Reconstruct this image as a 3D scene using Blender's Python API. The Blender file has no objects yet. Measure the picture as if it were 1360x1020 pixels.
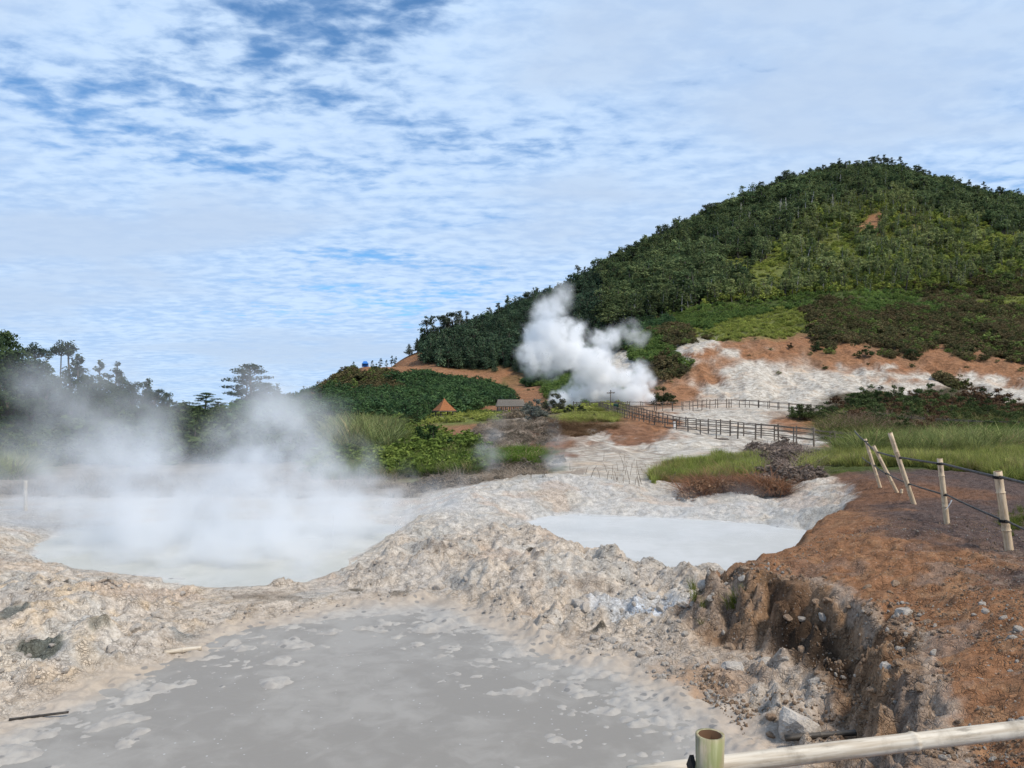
import bpy, math, random
import numpy as np
from mathutils import Vector, Matrix, Euler

# ------------------------------------------------------------------ camera, sky, sun, exposure
sc = bpy.context.scene
EYE = 1.9                                   # eye height above the orange plateau (z = 0)
F = 1000.0                                  # focal length in photograph pixels (1360 wide)
U0, V0 = 680.0, 540.0                       # principal column, horizon row
cam_d = bpy.data.cameras.new('camera')
cam = bpy.data.objects.new('camera', cam_d)
sc.collection.objects.link(cam)
cam.location = (0, 0, EYE)
cam.rotation_euler = (math.radians(90), 0, 0)
cam_d.sensor_width = 36.0
cam_d.lens = 36.0 * F / 1360.0
cam_d.shift_y = 30.0 / 1360.0
cam_d.clip_start = 0.05
cam_d.clip_end = 20000
sc.camera = cam

SUN_EL, SUN_AZ = 52.0, 125.0                # azimuth clockwise from +Y (view direction): behind right
world = bpy.data.worlds.new('World')
sc.world = world
world.use_nodes = True
wt = world.node_tree
wt.nodes.clear()

class NT:
    """tiny helper around a node tree"""
    def __init__(s, t): s.t = t
    def n(s, typ, **kw):
        nd = s.t.nodes.new(typ)
        ins = kw.pop('ins', {})
        for k, v in kw.items(): setattr(nd, k, v)
        for k, v in ins.items():
            sk = nd.inputs[k]
            if isinstance(v, bpy.types.NodeSocket): s.t.links.new(v, sk)
            elif isinstance(v, bpy.types.Node): s.t.links.new(v.outputs[0], sk)
            else: sk.default_value = v
        return nd
    def link(s, a, b): s.t.links.new(a, b)
    def math(s, op, a, b=None, c=None, clamp=False):
        d = {0: a}
        if b is not None: d[1] = b
        if c is not None: d[2] = c
        return s.n('ShaderNodeMath', operation=op, use_clamp=clamp, ins=d).outputs[0]
    def vmath(s, op, a, b=None, sc_=None):
        d = {0: a}
        if b is not None: d[1] = b
        nd = s.n('ShaderNodeVectorMath', operation=op, ins=d)
        if sc_ is not None: nd.inputs['Scale'].default_value = sc_
        return nd.outputs[0]
    def noise(s, vec, scale, detail=4, rough=0.55, dist=0.0, lac=2.0):
        nd = s.n('ShaderNodeTexNoise', ins={'Scale': scale, 'Detail': detail, 'Roughness': rough, 'Distortion': dist, 'Lacunarity': lac})
        if vec is not None: s.link(vec, nd.inputs['Vector'])
        return nd.outputs[0]
    def ramp(s, fac, stops):
        nd = s.n('ShaderNodeValToRGB', ins={0: fac})
        cr = nd.color_ramp
        while len(cr.elements) < len(stops): cr.elements.new(0.5)
        for e, (p, c) in zip(cr.elements, stops):
            e.position = p
            e.color = (c, c, c, 1) if isinstance(c, (int, float)) else (*c, 1)
        return nd.outputs[0]
    def mix(s, fac, a, b, blend='MIX'):
        nd = s.n('ShaderNodeMix', data_type='RGBA', blend_type=blend)
        for i, v in ((0, fac), (6, a), (7, b)):
            if isinstance(v, bpy.types.NodeSocket): s.link(v, nd.inputs[i])
            elif i == 0: nd.inputs[0].default_value = v
            else: nd.inputs[i].default_value = (*v, 1) if len(v) == 3 else v
        return nd.outputs[2]
    def maprange(s, v, a, b, c=0.0, d=1.0, smooth=True):
        nd = s.n('ShaderNodeMapRange', ins={0: v, 1: a, 2: b, 3: c, 4: d})
        if smooth: nd.interpolation_type = 'SMOOTHSTEP'
        return nd.outputs[0]

W = NT(wt)
sky = W.n('ShaderNodeTexSky', sky_type='NISHITA', sun_disc=False)
sky.sun_elevation = math.radians(SUN_EL)
sky.sun_rotation = math.radians(SUN_AZ)
sky.altitude = 2000
sky.air_density = 1.0; sky.dust_density = 0.6; sky.ozone_density = 1.5
tc = W.n('ShaderNodeTexCoord')
sep = W.n('ShaderNodeSeparateXYZ', ins={0: tc.outputs['Generated']})
zc = W.math('ADD', W.math('MAXIMUM', sep.outputs[2], 0.0), 0.10)
px = W.math('DIVIDE', sep.outputs[0], zc)
py = W.math('DIVIDE', sep.outputs[1], zc)
pv = W.n('ShaderNodeCombineXYZ', ins={0: W.math('MULTIPLY', px, 0.72), 1: py, 2: 0.0}).outputs[0]
pv = W.vmath('ADD', pv, (31.1, 2.2, 0.0))
big = W.noise(pv, 0.70, 2, 0.5, 0.2)
mid = W.noise(pv, 2.6, 4, 0.55, 0.25)
fine = W.noise(pv, 14.0, 5, 0.56, 0.2)
cov = W.math('ADD', W.math('MULTIPLY', big, 0.85), W.math('ADD', W.math('MULTIPLY', mid, 0.65), W.math('MULTIPLY', fine, 0.50)))
low = W.maprange(sep.outputs[2], 0.0, 0.30, 0.15, 0.0)       # the sheet closes up with distance
cov = W.math('ADD', cov, low)
cfac = W.maprange(cov, 0.73, 0.97, 0.0, 1.0)
lit = W.maprange(W.math('ADD', W.math('MULTIPLY', fine, 0.7), W.math('MULTIPLY', mid, 0.4)), 0.42, 0.68, 0.0, 1.0)
thick = W.maprange(W.math('ADD', W.math('MULTIPLY', big, .75), W.math('MULTIPLY', mid, .25)), 0.47, 0.62, 0.0, 1.0)
ccol = W.mix(lit, (0.385, 0.545, 0.80), (0.54, 0.69, 0.89))
ccol = W.mix(W.math('MULTIPLY', thick, 0.85), ccol, (0.46, 0.575, 0.75))
skyc = W.vmath('MULTIPLY', sky.outputs[0], (0.068, 0.120, 0.148))
skymix = W.mix(W.math('MULTIPLY_ADD', cfac, 0.89, 0.08), skyc, ccol)
bg = W.n('ShaderNodeBackground', ins={0: skymix, 1: 1.0})
wo = W.n('ShaderNodeOutputWorld', ins={0: bg.outputs[0]})

sun_d = bpy.data.lights.new('sun', 'SUN')
sun_d.energy = 3.3
sun_d.angle = math.radians(12)
sun_d.color = (1.0, 0.92, 0.80)
sun = bpy.data.objects.new('sun', sun_d)
sc.collection.objects.link(sun)
_el, _az = math.radians(SUN_EL), math.radians(SUN_AZ)
sdir = Vector((math.sin(_az) * math.cos(_el), math.cos(_az) * math.cos(_el), math.sin(_el)))
sun.rotation_euler = sdir.to_track_quat('Z', 'Y').to_euler()
sun.location = (0, 0, 60)

sc.view_settings.view_transform = 'Standard'
sc.view_settings.look = 'None'
sc.view_settings.gamma = 1.0
sc.view_settings.use_curve_mapping = False
sc.view_settings.exposure = 0.23
sc.render.engine = 'CYCLES'
cy = sc.cycles
cy.use_denoising = True
cy.max_bounces = 10; cy.diffuse_bounces = 3; cy.glossy_bounces = 2; cy.transmission_bounces = 4
cy.volume_bounces = 10; cy.transparent_max_bounces = 8
cy.volume_step_rate = 1.0; cy.volume_max_steps = 256
cy.use_adaptive_sampling = True; cy.adaptive_threshold = 0.02
sc.render.use_persistent_data = False

# ------------------------------------------------------------------ numpy noise
rng = np.random.default_rng(11)
random.seed(7)
def _h(ix, iy, s):
    h = (ix.astype(np.int64) * 374761393 + iy.astype(np.int64) * 668265263 + s * 1442695041) & 0xffffffff
    h = ((h ^ (h >> 13)) * 1274126177) & 0xffffffff
    h = ((h ^ (h >> 16)) * 2246822519) & 0xffffffff
    return (h ^ (h >> 15)) & 0xffffffff
def vn(x, y, s=0):
    ix = np.floor(x); iy = np.floor(y)
    fx = x - ix; fy = y - iy
    fx = fx * fx * fx * (fx * (fx * 6 - 15) + 10); fy = fy * fy * fy * (fy * (fy * 6 - 15) + 10)
    g = lambda a, b: _h(ix + a, iy + b, s) / 4294967295.0
    a = g(0, 0); b = g(1, 0); c = g(0, 1); d = g(1, 1)
    return (a + (b - a) * fx) * (1 - fy) + (c + (d - c) * fx) * fy
def fbm(x, y, o=4, s=0, g=0.5):
    """about -1..1"""
    t = np.zeros_like(x); a = 1.0; n = 0.0
    for i in range(o):
        t += a * (vn(x, y, s + i * 17) * 2 - 1); n += a
        c, d = 0.8 * 2.03, 0.6 * 2.03
        x, y = x * c - y * d + 5.1, x * d + y * c + 1.7
        a *= g
    return t / n * 1.4
def lumps(x, y, cell, s=0):
    """stones half buried on a jittered grid: height 0..1"""
    gx = x / cell; gy = y / cell
    ix = np.floor(gx); iy = np.floor(gy)
    out = np.zeros_like(x)
    for a in (-1, 0, 1):
        for b in (-1, 0, 1):
            h1 = _h(ix + a, iy + b, s) / 4294967295.0
            h2 = _h(ix + a, iy + b, s + 91) / 4294967295.0
            h3 = _h(ix + a, iy + b, s + 47) / 4294967295.0
            h4 = _h(ix + a, iy + b, s + 133) / 4294967295.0
            dx = gx - (ix + a + h1); dy = gy - (iy + b + h2)
            co = np.cos(h4 * 6.28); si = np.sin(h4 * 6.28)
            ex = (dx * co + dy * si) * (0.8 + h1 * 0.8); ey = (-dx * si + dy * co) * 1.15
            r = 0.30 + 0.42 * h3 * h3 + 0.05
            q = np.clip(1 - np.maximum(np.abs(ex) * 0.6 + np.abs(ey) * 0.6, np.sqrt(ex * ex + ey * ey)) / r, 0, 1)
            out = np.maximum(out, np.minimum(q * 2.2, 1.0) ** 0.7 * r * (0.35 + h4))
    return out
def sstep(a, b, x):
    t = np.clip((x - a) / (b - a), 0, 1)
    return t * t * (3 - 2 * t)
def mixn(a, b, t): return a * (1 - t) + b * t
def sdf_poly(x, y, P):
    """signed distance to polygon, positive inside"""
    P = np.asarray(P, float)
    d2 = np.full(x.shape, 1e18); ins = np.zeros(x.shape, bool)
    n = len(P)
    for i in range(n):
        ax, ay = P[i]; bx, by = P[(i + 1) % n]
        ex, ey = bx - ax, by - ay
        wx, wy = x - ax, y - ay
        t = np.clip((wx * ex + wy * ey) / (ex * ex + ey * ey + 1e-12), 0, 1)
        d2 = np.minimum(d2, (wx - ex * t) ** 2 + (wy - ey * t) ** 2)
        c = (ay > y) != (by > y)
        with np.errstate(divide='ignore', invalid='ignore'):
            xi = (bx - ax) * (y - ay) / (by - ay + 1e-30) + ax
        ins ^= c & (x < xi)
    d = np.sqrt(d2)
    return np.where(ins, d, -d)

# ------------------------------------------------------------------ terrain: surveyed points (bearing column, elevation row, distance)
CP = [
 # foreground: shore of the near pool, left bank, mound, saddle
 (-200,1000,6.3),(0,985,6.7),(130,930,7.7),(300,865,9.2),(330,838,10.1),(480,813,11),(560,809,11.2),(640,830,10.4),(720,876,8.9),(800,888,8.7),
 (880,920,7.9),(920,948,7.4),(960,1000,6.6),(1020,950,7.1),(1100,930,7.4),(1000,900,8.0),(1150,965,6.9),(940,860,9.0),
 (0,860,8.5),(100,825,9.2),(200,845,9.2),(150,785,11),(0,745,12.5),(-150,760,11),(60,760,12.5),(180,766,13.0),(280,800,11.4),(360,806,11.3),(260,835,10.2),
 (280,783,11.5),(350,786,11.5),(420,783,11.8),(220,776,11.9),(420,799,11.3),(420,775,12.6),(470,738,14.2),(500,728,14.2),(520,765,12.6),(560,720,14.5),(545,690,17.5),(600,711,14.8),(640,735,13.6),(640,760,12.3),
 (690,716,14.0),(680,704,15.2),(660,684,17.5),(600,668,19.0),(570,684,19),(640,649,21.5),(690,640,22.5),(735,632,23.0),(785,638,22.8),(830,647,22.4),
 (880,657,22),(940,668,21),(985,669,20.5),(1030,678,20),(1080,668,19),
 (750,732,12.9),(800,748,12.4),(850,764,12.2),(900,768,12.0),(950,770,11.6),(850,800,10.6),(780,800,10.8),(720,790,11.2),(640,800,11.1),(900,830,9.9),(820,850,9.6),
 (560,772,12.2),(620,740,13.0),
 (705,692,19.0),(760,684,20.2),(900,690,19.2),(1000,697,18.6),
 # beyond the pools
 (300,696,19.5),(150,692,20),(0,694,18.5),(-200,700,18),(400,692,20),(500,690,20.5),
 (30,682,22),(110,684,22),(-200,670,26),(0,640,34),(150,640,34),(300,640,34),(430,645,31),(560,650,28),(640,640,28),(640,622,34),(560,618,37),(450,612,42),
 (700,632,28),(760,634,27),(830,632,27.5),(900,640,26),(970,640,25),(1030,636,24),(1100,632,23),(1200,626,23),(1350,640,20.5),(1500,640,20),
 (870,616,33),(780,620,31),(720,606,38),(720,592,40),(640,596,44),(780,606,36),(850,602,38),(920,604,36),(950,590,42),(1050,598,38),
 (800,586,43),(860,583,45),(760,575,48),(730,566,54),(700,575,50),(770,556,60),(805,549,66),(760,549,66),(840,563,53),(880,576,47),(960,586,44),(1060,594,42),(1110,598,41),
 (1150,598,42),(1250,590,48),(1360,590,46),(1500,590,46),(1200,576,58),(1360,574,58),
 (900,552,64),(960,546,72),(1000,549,70),(1050,556,64),(1000,565,55),(920,566,54),(1090,572,55),(1150,572,58),
 (870,544,82),(810,545,80),(1000,541,86),(930,543,84),(1060,546,80),(1130,552,74),(1250,556,72),(1360,560,68),(1500,560,68),
 # scarp and its foot
 (880,532,95),(940,535,95),(1000,536,95),(1050,538,93),(1100,540,92),(870,520,105),(890,500,112),(920,460,122),(955,463,122),(1000,475,118),(960,500,110),(1030,505,108),(1000,520,100),
 (1080,520,100),(1080,490,116),(1050,455,132),(1100,450,136),(1150,470,128),(1150,510,108),(1200,520,102),(1200,480,126),(1270,500,116),(1270,470,134),(1360,490,130),(1360,520,106),(1500,490,130),(1500,525,104),
 (1200,540,84),(1360,540,84),(1100,548,80),(1500,540,84),
 (870,440,165),(900,430,175),(870,480,135),(960,440,160),(1040,430,165),(1100,430,160),(1200,440,155),(1300,450,150),(1360,455,150),(1500,455,150),
 # big hill
 (1000,400,205),(1100,390,205),(1200,390,200),(1300,390,200),(1360,390,200),(1500,390,205),(1100,320,270),(1200,310,270),(1300,320,265),(1500,330,260),(1000,340,270),
 (900,390,230),(830,430,210),(760,460,200),(800,490,140),(840,500,125),
 (1500,325,330),(1360,282,330),(1300,266,345),(1260,257,358),(1230,249,365),(1190,240,375),(1160,237,373),(1130,237,370),(1080,243,362),(1040,255,354),(1000,270,345),(940,296,335),(900,314,325),(850,341,312),(800,366,300),(750,391,290),(700,412,280),(650,434,270),(600,451,262),(560,462,255),(535,474,250),
 (1700,420,340),(1190,262,430),(1000,300,420),(1360,312,400),(800,395,350),(600,480,330),(535,490,300),(1190,420,700),(800,470,600),(1500,400,500),
 # spur and the hump in front of it
 (560,484,222),(620,490,215),(690,500,200),(740,500,190),(540,486,205),(580,496,190),(640,505,182),(690,518,165),(700,530,140),(745,530,120),(760,540,100),
 (505,488,180),(480,487,175),(450,503,170),(425,525,165),(405,540,160),(520,500,165),(480,505,158),(440,530,150),(560,510,160),(600,520,150),(520,530,135),(600,540,120),(450,545,125),(550,552,100),(620,553,95),(680,553,90),(640,558,80),(560,565,75),(480,575,68),(700,556,75),
 (500,512,230),(460,525,230),(420,545,230),(530,500,280),
 # left
 (380,550,140),(300,552,130),(250,550,110),(150,555,90),(0,556,80),(-200,556,80),(100,585,58),(250,590,58),(0,600,50),(380,580,66),(350,600,50),(200,610,45),(-200,600,45),
 (250,556,300),(100,550,300),(400,552,300),(-200,545,200),(300,552,600),(0,549,600),(600,520,700),(-300,546,1500),(300,545,1500),(900,500,1500),(1500,500,1500),(300,543,4000),(1300,530,4000),(-300,543,4000),
 (680,2400,1.0),(1300,2400,1.0),(-300,2400,1.0),(680,1470,2.2),(1400,1400,2.2),(-200,1400,2.2),(200,1210,4.4),(700,1210,4.4),(-200,1190,4.4),
]
CPa = np.array(CP, float)
def _feat(s, ly): return np.stack([s * 1.0, ly * 0.42], -1)
_cs = (CPa[:, 0] - U0) / F; _cw = (V0 - CPa[:, 1]) / F; _cl = np.log(CPa[:, 2])
_cf = _feat(_cs, _cl)
_C = 0.015
def _ker(d2): return np.sqrt(d2 + _C * _C)
_n = len(CPa)
_A = np.zeros((_n + 3, _n + 3))
_A[:_n, :_n] = -_ker(((_cf[:, None] - _cf[None]) ** 2).sum(-1)) + np.eye(_n) * 0.006
_A[:_n, _n] = 1; _A[:_n, _n + 1:] = _cf; _A[_n:, :_n] = _A[:_n, _n:].T
_sol = np.linalg.solve(_A, np.concatenate([_cw, np.zeros(3)]))
def base_w(x, y):
    s = np.clip(x / y, -1.3, 1.3); l = np.log(y)
    f0 = s; f1 = l * 0.42
    o = np.empty_like(f0)
    fl0, fl1 = f0.ravel(), f1.ravel(); ov = o.reshape(-1)
    for i in range(0, fl0.size, 20000):
        a = fl0[i:i + 20000]; b = fl1[i:i + 20000]
        d2 = (a[:, None] - _cf[None, :, 0]) ** 2 + (b[:, None] - _cf[None, :, 1]) ** 2
        ov[i:i + 20000] = -_ker(d2) @ _sol[:_n] + _sol[_n] + a * _sol[_n + 1] + b * _sol[_n + 2]
    return o

FP_Z, RP_Z, LP_Z = EYE - 3.0, EYE - 2.9, EYE - 3.0
FP = [(-4.9,6.0),(-4.5,6.75),(-4.2,7.6),(-3.6,9.1),(-3.5,10.0),(-2.3,11.0),(-1.3,11.2),(-.42,10.3),(.30,9.0),(1.0,8.6),(1.5,7.8),(1.72,7.3),(1.9,6.4),(1.75,5.4),(0.6,4.8),(-1.5,4.6),(-3.4,4.8)]
RP = [(.35,18.9),(1.5,20.3),(4.2,19.5),(5.9,18.7),(7.0,17.4),(6.6,16.2),(5.5,15.0),(4.4,13.9),(3.4,13.3),(2.5,13.4),(1.6,14.8),(.8,17.0)]
LP = [(-9.4,14.5),(-6.7,13.3),(-4.7,12.4),(-3.5,12.7),(-3.3,14.4),(-2.8,17),(-2.7,18.7),(-3.6,19.4),(-6,19.7),(-8.7,19.8),(-11,18.4)]
PLAT = [(2.05,3.1),(2.25,4.0),(2.8,4.87),(3.1,5.6),(3.42,6.33),(3.86,7.2),(3.82,7.6),(3.70,8.1),(3.72,8.9),(3.45,9.45),(2.95,9.75),(3.3,10.4),(3.95,11.3),(4.85,12.8),(5.9,14.6),(7.2,16.6),(8.5,18.6),(9.2,20.5),(10,24),(60,24),(60,-1),(-60,-1),(-60,2.4),(-6,3.0),(0,3.1)]

def zones(x, y):
    dF = sdf_poly(x, y, FP); dR = sdf_poly(x, y, RP); dL = sdf_poly(x, y, LP); dP = sdf_poly(x, y, PLAT)
    return dF, dR, dL, dP

def height(x, y, detail=True):
    """world height of the ground; x, y arrays"""
    shp = x.shape
    x = x.ravel().astype(float); y = y.ravel().astype(float)
    w = base_w(x, y)
    lim = 0.5 * sstep(-0.185, -0.135, x / y) - 0.012
    w = np.where(y > 190, np.minimum(w, mixn(w, np.minimum(w, lim), sstep(190, 225, y))), w)
    w = np.where(y > 520, np.minimum(w, -0.01), w)
    z = EYE + w * y
    near = y < 30
    # broad undulation further out
    far = ~near
    if far.any():
        xf, yf = x[far], y[far]
        a = np.clip((yf - 30) / 30, 0, 1)
        z[far] += a * (fbm(xf / 9, yf / 9, 3, 3) * 0.22 + np.clip((yf - 85) / 100, 0, 1) * (fbm(xf / 22, yf / 22, 4, 4) * 1.3))
        # gullied scarp
        m = sstep(92, 100, yf) * (1 - sstep(150, 175, yf)) * sstep(14, 24, xf)
        z[far] += m * (fbm(xf / 5, yf / 14, 4, 6) * 1.0 - np.abs(fbm(xf / 3.0, yf / 9, 3, 9)) * 0.8)
        m2 = sstep(36, 42, yf) * (1 - sstep(70, 90, yf)) * sstep(1, 4, xf)
        z[far] += m2 * (-np.abs(fbm(xf / 2.2, yf / 4.5, 4, 12)) * 0.35 + 0.1)
    if near.any():
        xn, yn = x[near], y[near]; zn = z[near]
        dF, dR, dL, dP = zones(xn, yn)
        wob = fbm(xn * 0.9, yn * 0.9, 4, 20)
        dFn = dF + wob * 0.22; dRn = dR + wob * 0.2; dLn = dL + wob * 0.25
        # pools
        for d, pz, wid, sl in ((dFn, FP_Z, 1.1, 0.032), (dRn, RP_Z, 0.9, 0.10), (dLn, LP_Z, 0.9, 0.10)):
            shore = pz - np.where(d > 0, np.minimum(d * sl, 0.22), d * 0.13)
            k = sstep(-wid, -0.12, d)
            zn = mixn(zn, shore, k)
            if sl > .05: zn = np.where(d < -0.2, np.maximum(zn, pz + 0.10 * sstep(-0.2, -0.55, d) * sstep(-1.25, -0.7, d) - 3 * (1 - sstep(-1.25, -1.2, d))), zn)
        wet = np.maximum(sstep(-0.75, -0.15, dFn), np.maximum(sstep(-0.3, 0.05, dRn), sstep(-0.3, 0.05, dLn)))
        # broken crust on the banks
        if detail:
            amp = (1 - wet) * (1 - sstep(24, 30, yn))
            r1 = lumps(xn, yn, 0.62, 1); r2 = lumps(xn + 3, yn, 0.30, 2); r3 = lumps(xn, yn + 7, 0.15, 3); r4 = lumps(xn + 1, yn + 3, 0.075, 5)
            bigm = sstep(0.0, 0.5, fbm(xn * 0.6, yn * 0.6, 3, 33) + 0.15)
            lump = r1 * 0.20 * bigm + r2 * 0.09 * (0.3 + 0.7 * bigm) + r3 * 0.05 * bigm + r4 * 0.012 * bigm
            rid = -np.abs(fbm(xn * 1.5, yn * 1.1, 5, 40)) * 0.26 + fbm(xn * 0.8, yn * 0.8, 4, 44) * 0.13 + 0.05 + fbm(xn * 6, yn * 6, 3, 45) * 0.03
            crack = -np.clip(0.09 - np.abs(fbm(xn * 2.3, yn * 2.3, 4, 48)), 0, 1) * 0.6 - np.clip(0.10 - np.abs(fbm(xn * 6.5, yn * 6.5, 3, 49)), 0, 1) * 0.18
            crumb = np.abs(fbm(xn * 4.5, yn * 4.5, 3, 54)) * 0.055 * (.3 + bigm) + np.abs(fbm(xn * 11, yn * 11, 3, 56)) * 0.026 * (.4 + bigm) - 0.02
            amp = amp * (1 - 0.55 * sstep(13.0, 17, yn)) * (1 - 0.4 * sstep(-2.5, -4.0, xn))
            lowz = zn + amp * (lump + rid + crack + crumb)
            lowz += wet * (fbm(xn * .8, yn * .8, 4, 50, .42) * 0.024 + fbm(xn * 5, yn * 5, 2, 52) * 0.003) * (1 - .9 * sstep(.35, 1.0, dF))
        else:
            lowz = zn; amp = 1 - wet
        lowz = np.where((dFn < -.30) & (dLn < -.2) & (dRn < -.2), np.maximum(lowz, FP_Z + .015 + .07 * sstep(-.3, -.9, dFn) + .02 * wob), lowz)
        # plateau with its cut bank
        flut = fbm(xn * 1.1, yn * 1.1, 3, 60) * 0.20 + fbm(xn * 3.5, yn * 3.5, 3, 63) * 0.14
        hollow = np.exp(-(((xn - 3.55) / 0.45) ** 2 + ((yn - 8.1) / 0.5) ** 2)) * 0.28
        nearcut = 1 - sstep(10.3, 11.5, yn)
        d = dP + (flut - hollow) * nearcut + (1 - nearcut) * (flut * 0.5 - 0.35)
        hi = 0.0 + fbm(xn * 0.35, yn * 0.35, 3, 70) * 0.10 + 0.05 * fbm(xn * 1.5, yn * 1.5, 3, 71)
        if detail:
            hi = hi + lumps(xn, yn, 0.11, 75) * 0.030 + lumps(xn, yn, 0.28, 77) * 0.035 * sstep(-.1, .5, fbm(xn * .8, yn * .8, 2, 78)) + fbm(xn * 9, yn * 9, 2, 79) * 0.008
        hi = hi - 0.22 * (1 - sstep(0, 1.3, dP)) * nearcut - (1 - sstep(0.0, 1.6, dP)) * (1 - nearcut) * 0.15
        hi = hi + sstep(3.4, 2.6, yn) * 0.0
        prof = np.clip((d + 0.58) / 0.64, 0, 1); prof = mixn(prof, sstep(0, 1, prof), 0.7)
        ledge = 0.0
        if detail:
            ledge = (fbm(xn * 4, yn * 4 + 3, 4, 82) * 0.17 + lumps(xn, yn, 0.34, 84) * 0.30 + lumps(xn, yn, 0.17, 85) * 0.18 + lumps(xn, yn, 0.09, 86) * 0.10 + np.abs(fbm(xn * 8, yn * 8, 3, 87)) * 0.10 - 0.12) * np.clip(1.15 - np.abs(prof * 2 - 1), 0, 1) * (0.08 + 0.92 * nearcut)
        t = np.clip((d + 0.75) / 0.80, 0, 1)
        talus = t ** 1.2 * 0.05                            # debris slope at its foot
        zz = mixn(lowz, hi, np.clip(prof * (1 - 0.0) + talus * (1 - prof), 0, 1)) + ledge
        edge = sstep(24, 20, yn)
        z[near] = mixn(lowz, zz, np.clip(edge + 0, 0, 1))
    return z.reshape(shp)

def hz(x, y): return float(height(np.array([float(x)]), np.array([float(y)]), True)[0])
_HIT_Y = np.exp(np.linspace(math.log(2.6), math.log(520), 900))
def hits(uv, ymin=2.6):
    """ground points seen at photograph pixels (first surface from the eye, coarse)"""
    uv = np.array(uv, float)
    s = (uv[:, 0] - U0) / F; w = (V0 - uv[:, 1]) / F
    X = s[:, None] * _HIT_Y[None]; Y = np.broadcast_to(_HIT_Y[None], X.shape)
    Z = height(X, Y, False)
    ray = EYE + w[:, None] * Y
    below = (ray <= Z + 1e-4) & (Y >= ymin)
    k = np.where(below.any(1), below.argmax(1), len(_HIT_Y) - 1)
    yy = _HIT_Y[k]
    return np.stack([s * yy, yy, Z[np.arange(len(k)), k]], -1)
def P(u, v, Y): return Vector(((u - U0) / F * Y, Y, EYE + (V0 - v) / F * Y))

# ------------------------------------------------------------------ what covers the ground
COL = dict(
 crust=(.575,.495,.41), white=(.535,.495,.435), greycrust=(.51,.465,.415), orange=(.285,.145,.075), rust=(.22,.11,.06), darksoil=(.095,.072,.068), ochre=(.44,.30,.17),
 brownbank=(.17,.105,.065), mudflat=(.50,.45,.385), forest=(.035,.045,.02), green=(.06,.085,.022), lime=(.15,.17,.045), scrub=(.075,.06,.032), dry=(.30,.25,.20), grass=(.07,.09,.02))
SEEDS = [
 ('forest', [(560,470),(600,475),(640,480),(670,470),(720,440),(690,480),(760,430),(800,400),(850,370),(900,345),(850,420),(960,330),(1000,295),(1060,275),(1120,252),(900,400),(950,370),(800,450),(1000,330),(1180,245),(1030,290),(740,490),(520,545),(470,540),(560,520),(600,515),(640,530),(440,540),(590,545),
             (0,560),(100,570),(200,575),(300,570),(380,560),(1280,275),(1340,290),(1230,262)]),
 ('green', [(1138,290),(1176,288),(1152,281),(1168,309),(1142,312),(1050,330),(1100,300),(1160,280),(1200,340),(1100,370),(1050,390),(1250,310),(1300,310),(1150,340),(1250,360),(1000,400),(960,412),(930,428),(1340,350),(740,515),(760,520),(860,470),(890,480),(1180,400),(660,515),(870,455),(500,580),(560,590),(620,600),(450,590),(600,625),(690,612),(720,615)]),
 ('lime', [(1010,437),(1060,435),(960,442),(1180,315),(1130,310),(1000,370),(1120,340),(1330,320),(1350,400),(770,553),(800,553),(640,556),(610,557),(560,620)]),
 ('scrub', [(1200,430),(1280,400),(1330,420),(1250,440),(1150,430),(1100,425),(1340,380),(1200,460),(1120,455),(1300,455),(880,490),(470,500),(450,515),(500,510),(520,515),(1080,440),(900,445),(1340,460),
            (1120,545),(1200,540),(1280,545),(1340,550),(1160,530),(1250,525),(1100,555),(1200,560),(1300,565)]),
 ('orange', [(1050,462),(1120,472),(1180,486),(1250,493),(1300,490),(935,500),(905,525),(1340,497),(990,462),(545,480),(570,490),(610,497),(650,504),(690,520),(698,532),(680,545),(500,490),(1157,297),(1152,301),(1161,293),(850,555),(880,562),(870,567),(1060,566),(1100,576),(930,480),(1000,468),(605,572),(590,575),(1250,478)]),
 ('white', [(985,495),(1030,505),(1080,512),(955,520),(1000,530),(1150,507),(1220,513),(1300,515),(1350,520),(910,468),(940,462),(1060,525),(960,555),(1010,558),(920,553),(1070,580),(930,585),(860,590),(1000,580),(800,575),(1050,530),(820,590),(900,597),(840,480),(830,490)]),
 ('mudflat', [(850,612),(790,625),(880,622),(760,610),(830,632)]),
 ('rust', [(720,592),(740,594),(830,582),(850,580),(730,585),(760,562),(740,560),(820,568)]),
 ('dry', [(670,570),(700,580),(650,590),(620,585),(660,605),(600,650),(700,560),(680,595),(560,660),(640,640),(690,555),(100,640),(200,650),(300,650),(50,655),(400,640),(0,660)]),
 ('grass', [(1150,600),(1250,600),(1350,600),(1200,585),(1300,590),(1100,605),(1050,612),(900,630),(960,632),(1340,620),(1250,615),(0,620),(30,600)]),
]
_sp, _sk = [], []
NAMES = list(COL)
for nm, lst in SEEDS:
    for u, v in lst: _sp.append((u, v)); _sk.append(NAMES.index(nm))
_sx = hits(_sp, 24)
_sk = np.array(_sk)
COLA = np.array([COL[n] for n in NAMES])
def qspace(x, y, z):
    return np.stack([x / y, (z - EYE) / y * 1.8, np.log(y) * 0.16], -1)
_sq = qspace(_sx[:, 0], _sx[:, 1], _sx[:, 2])
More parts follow.
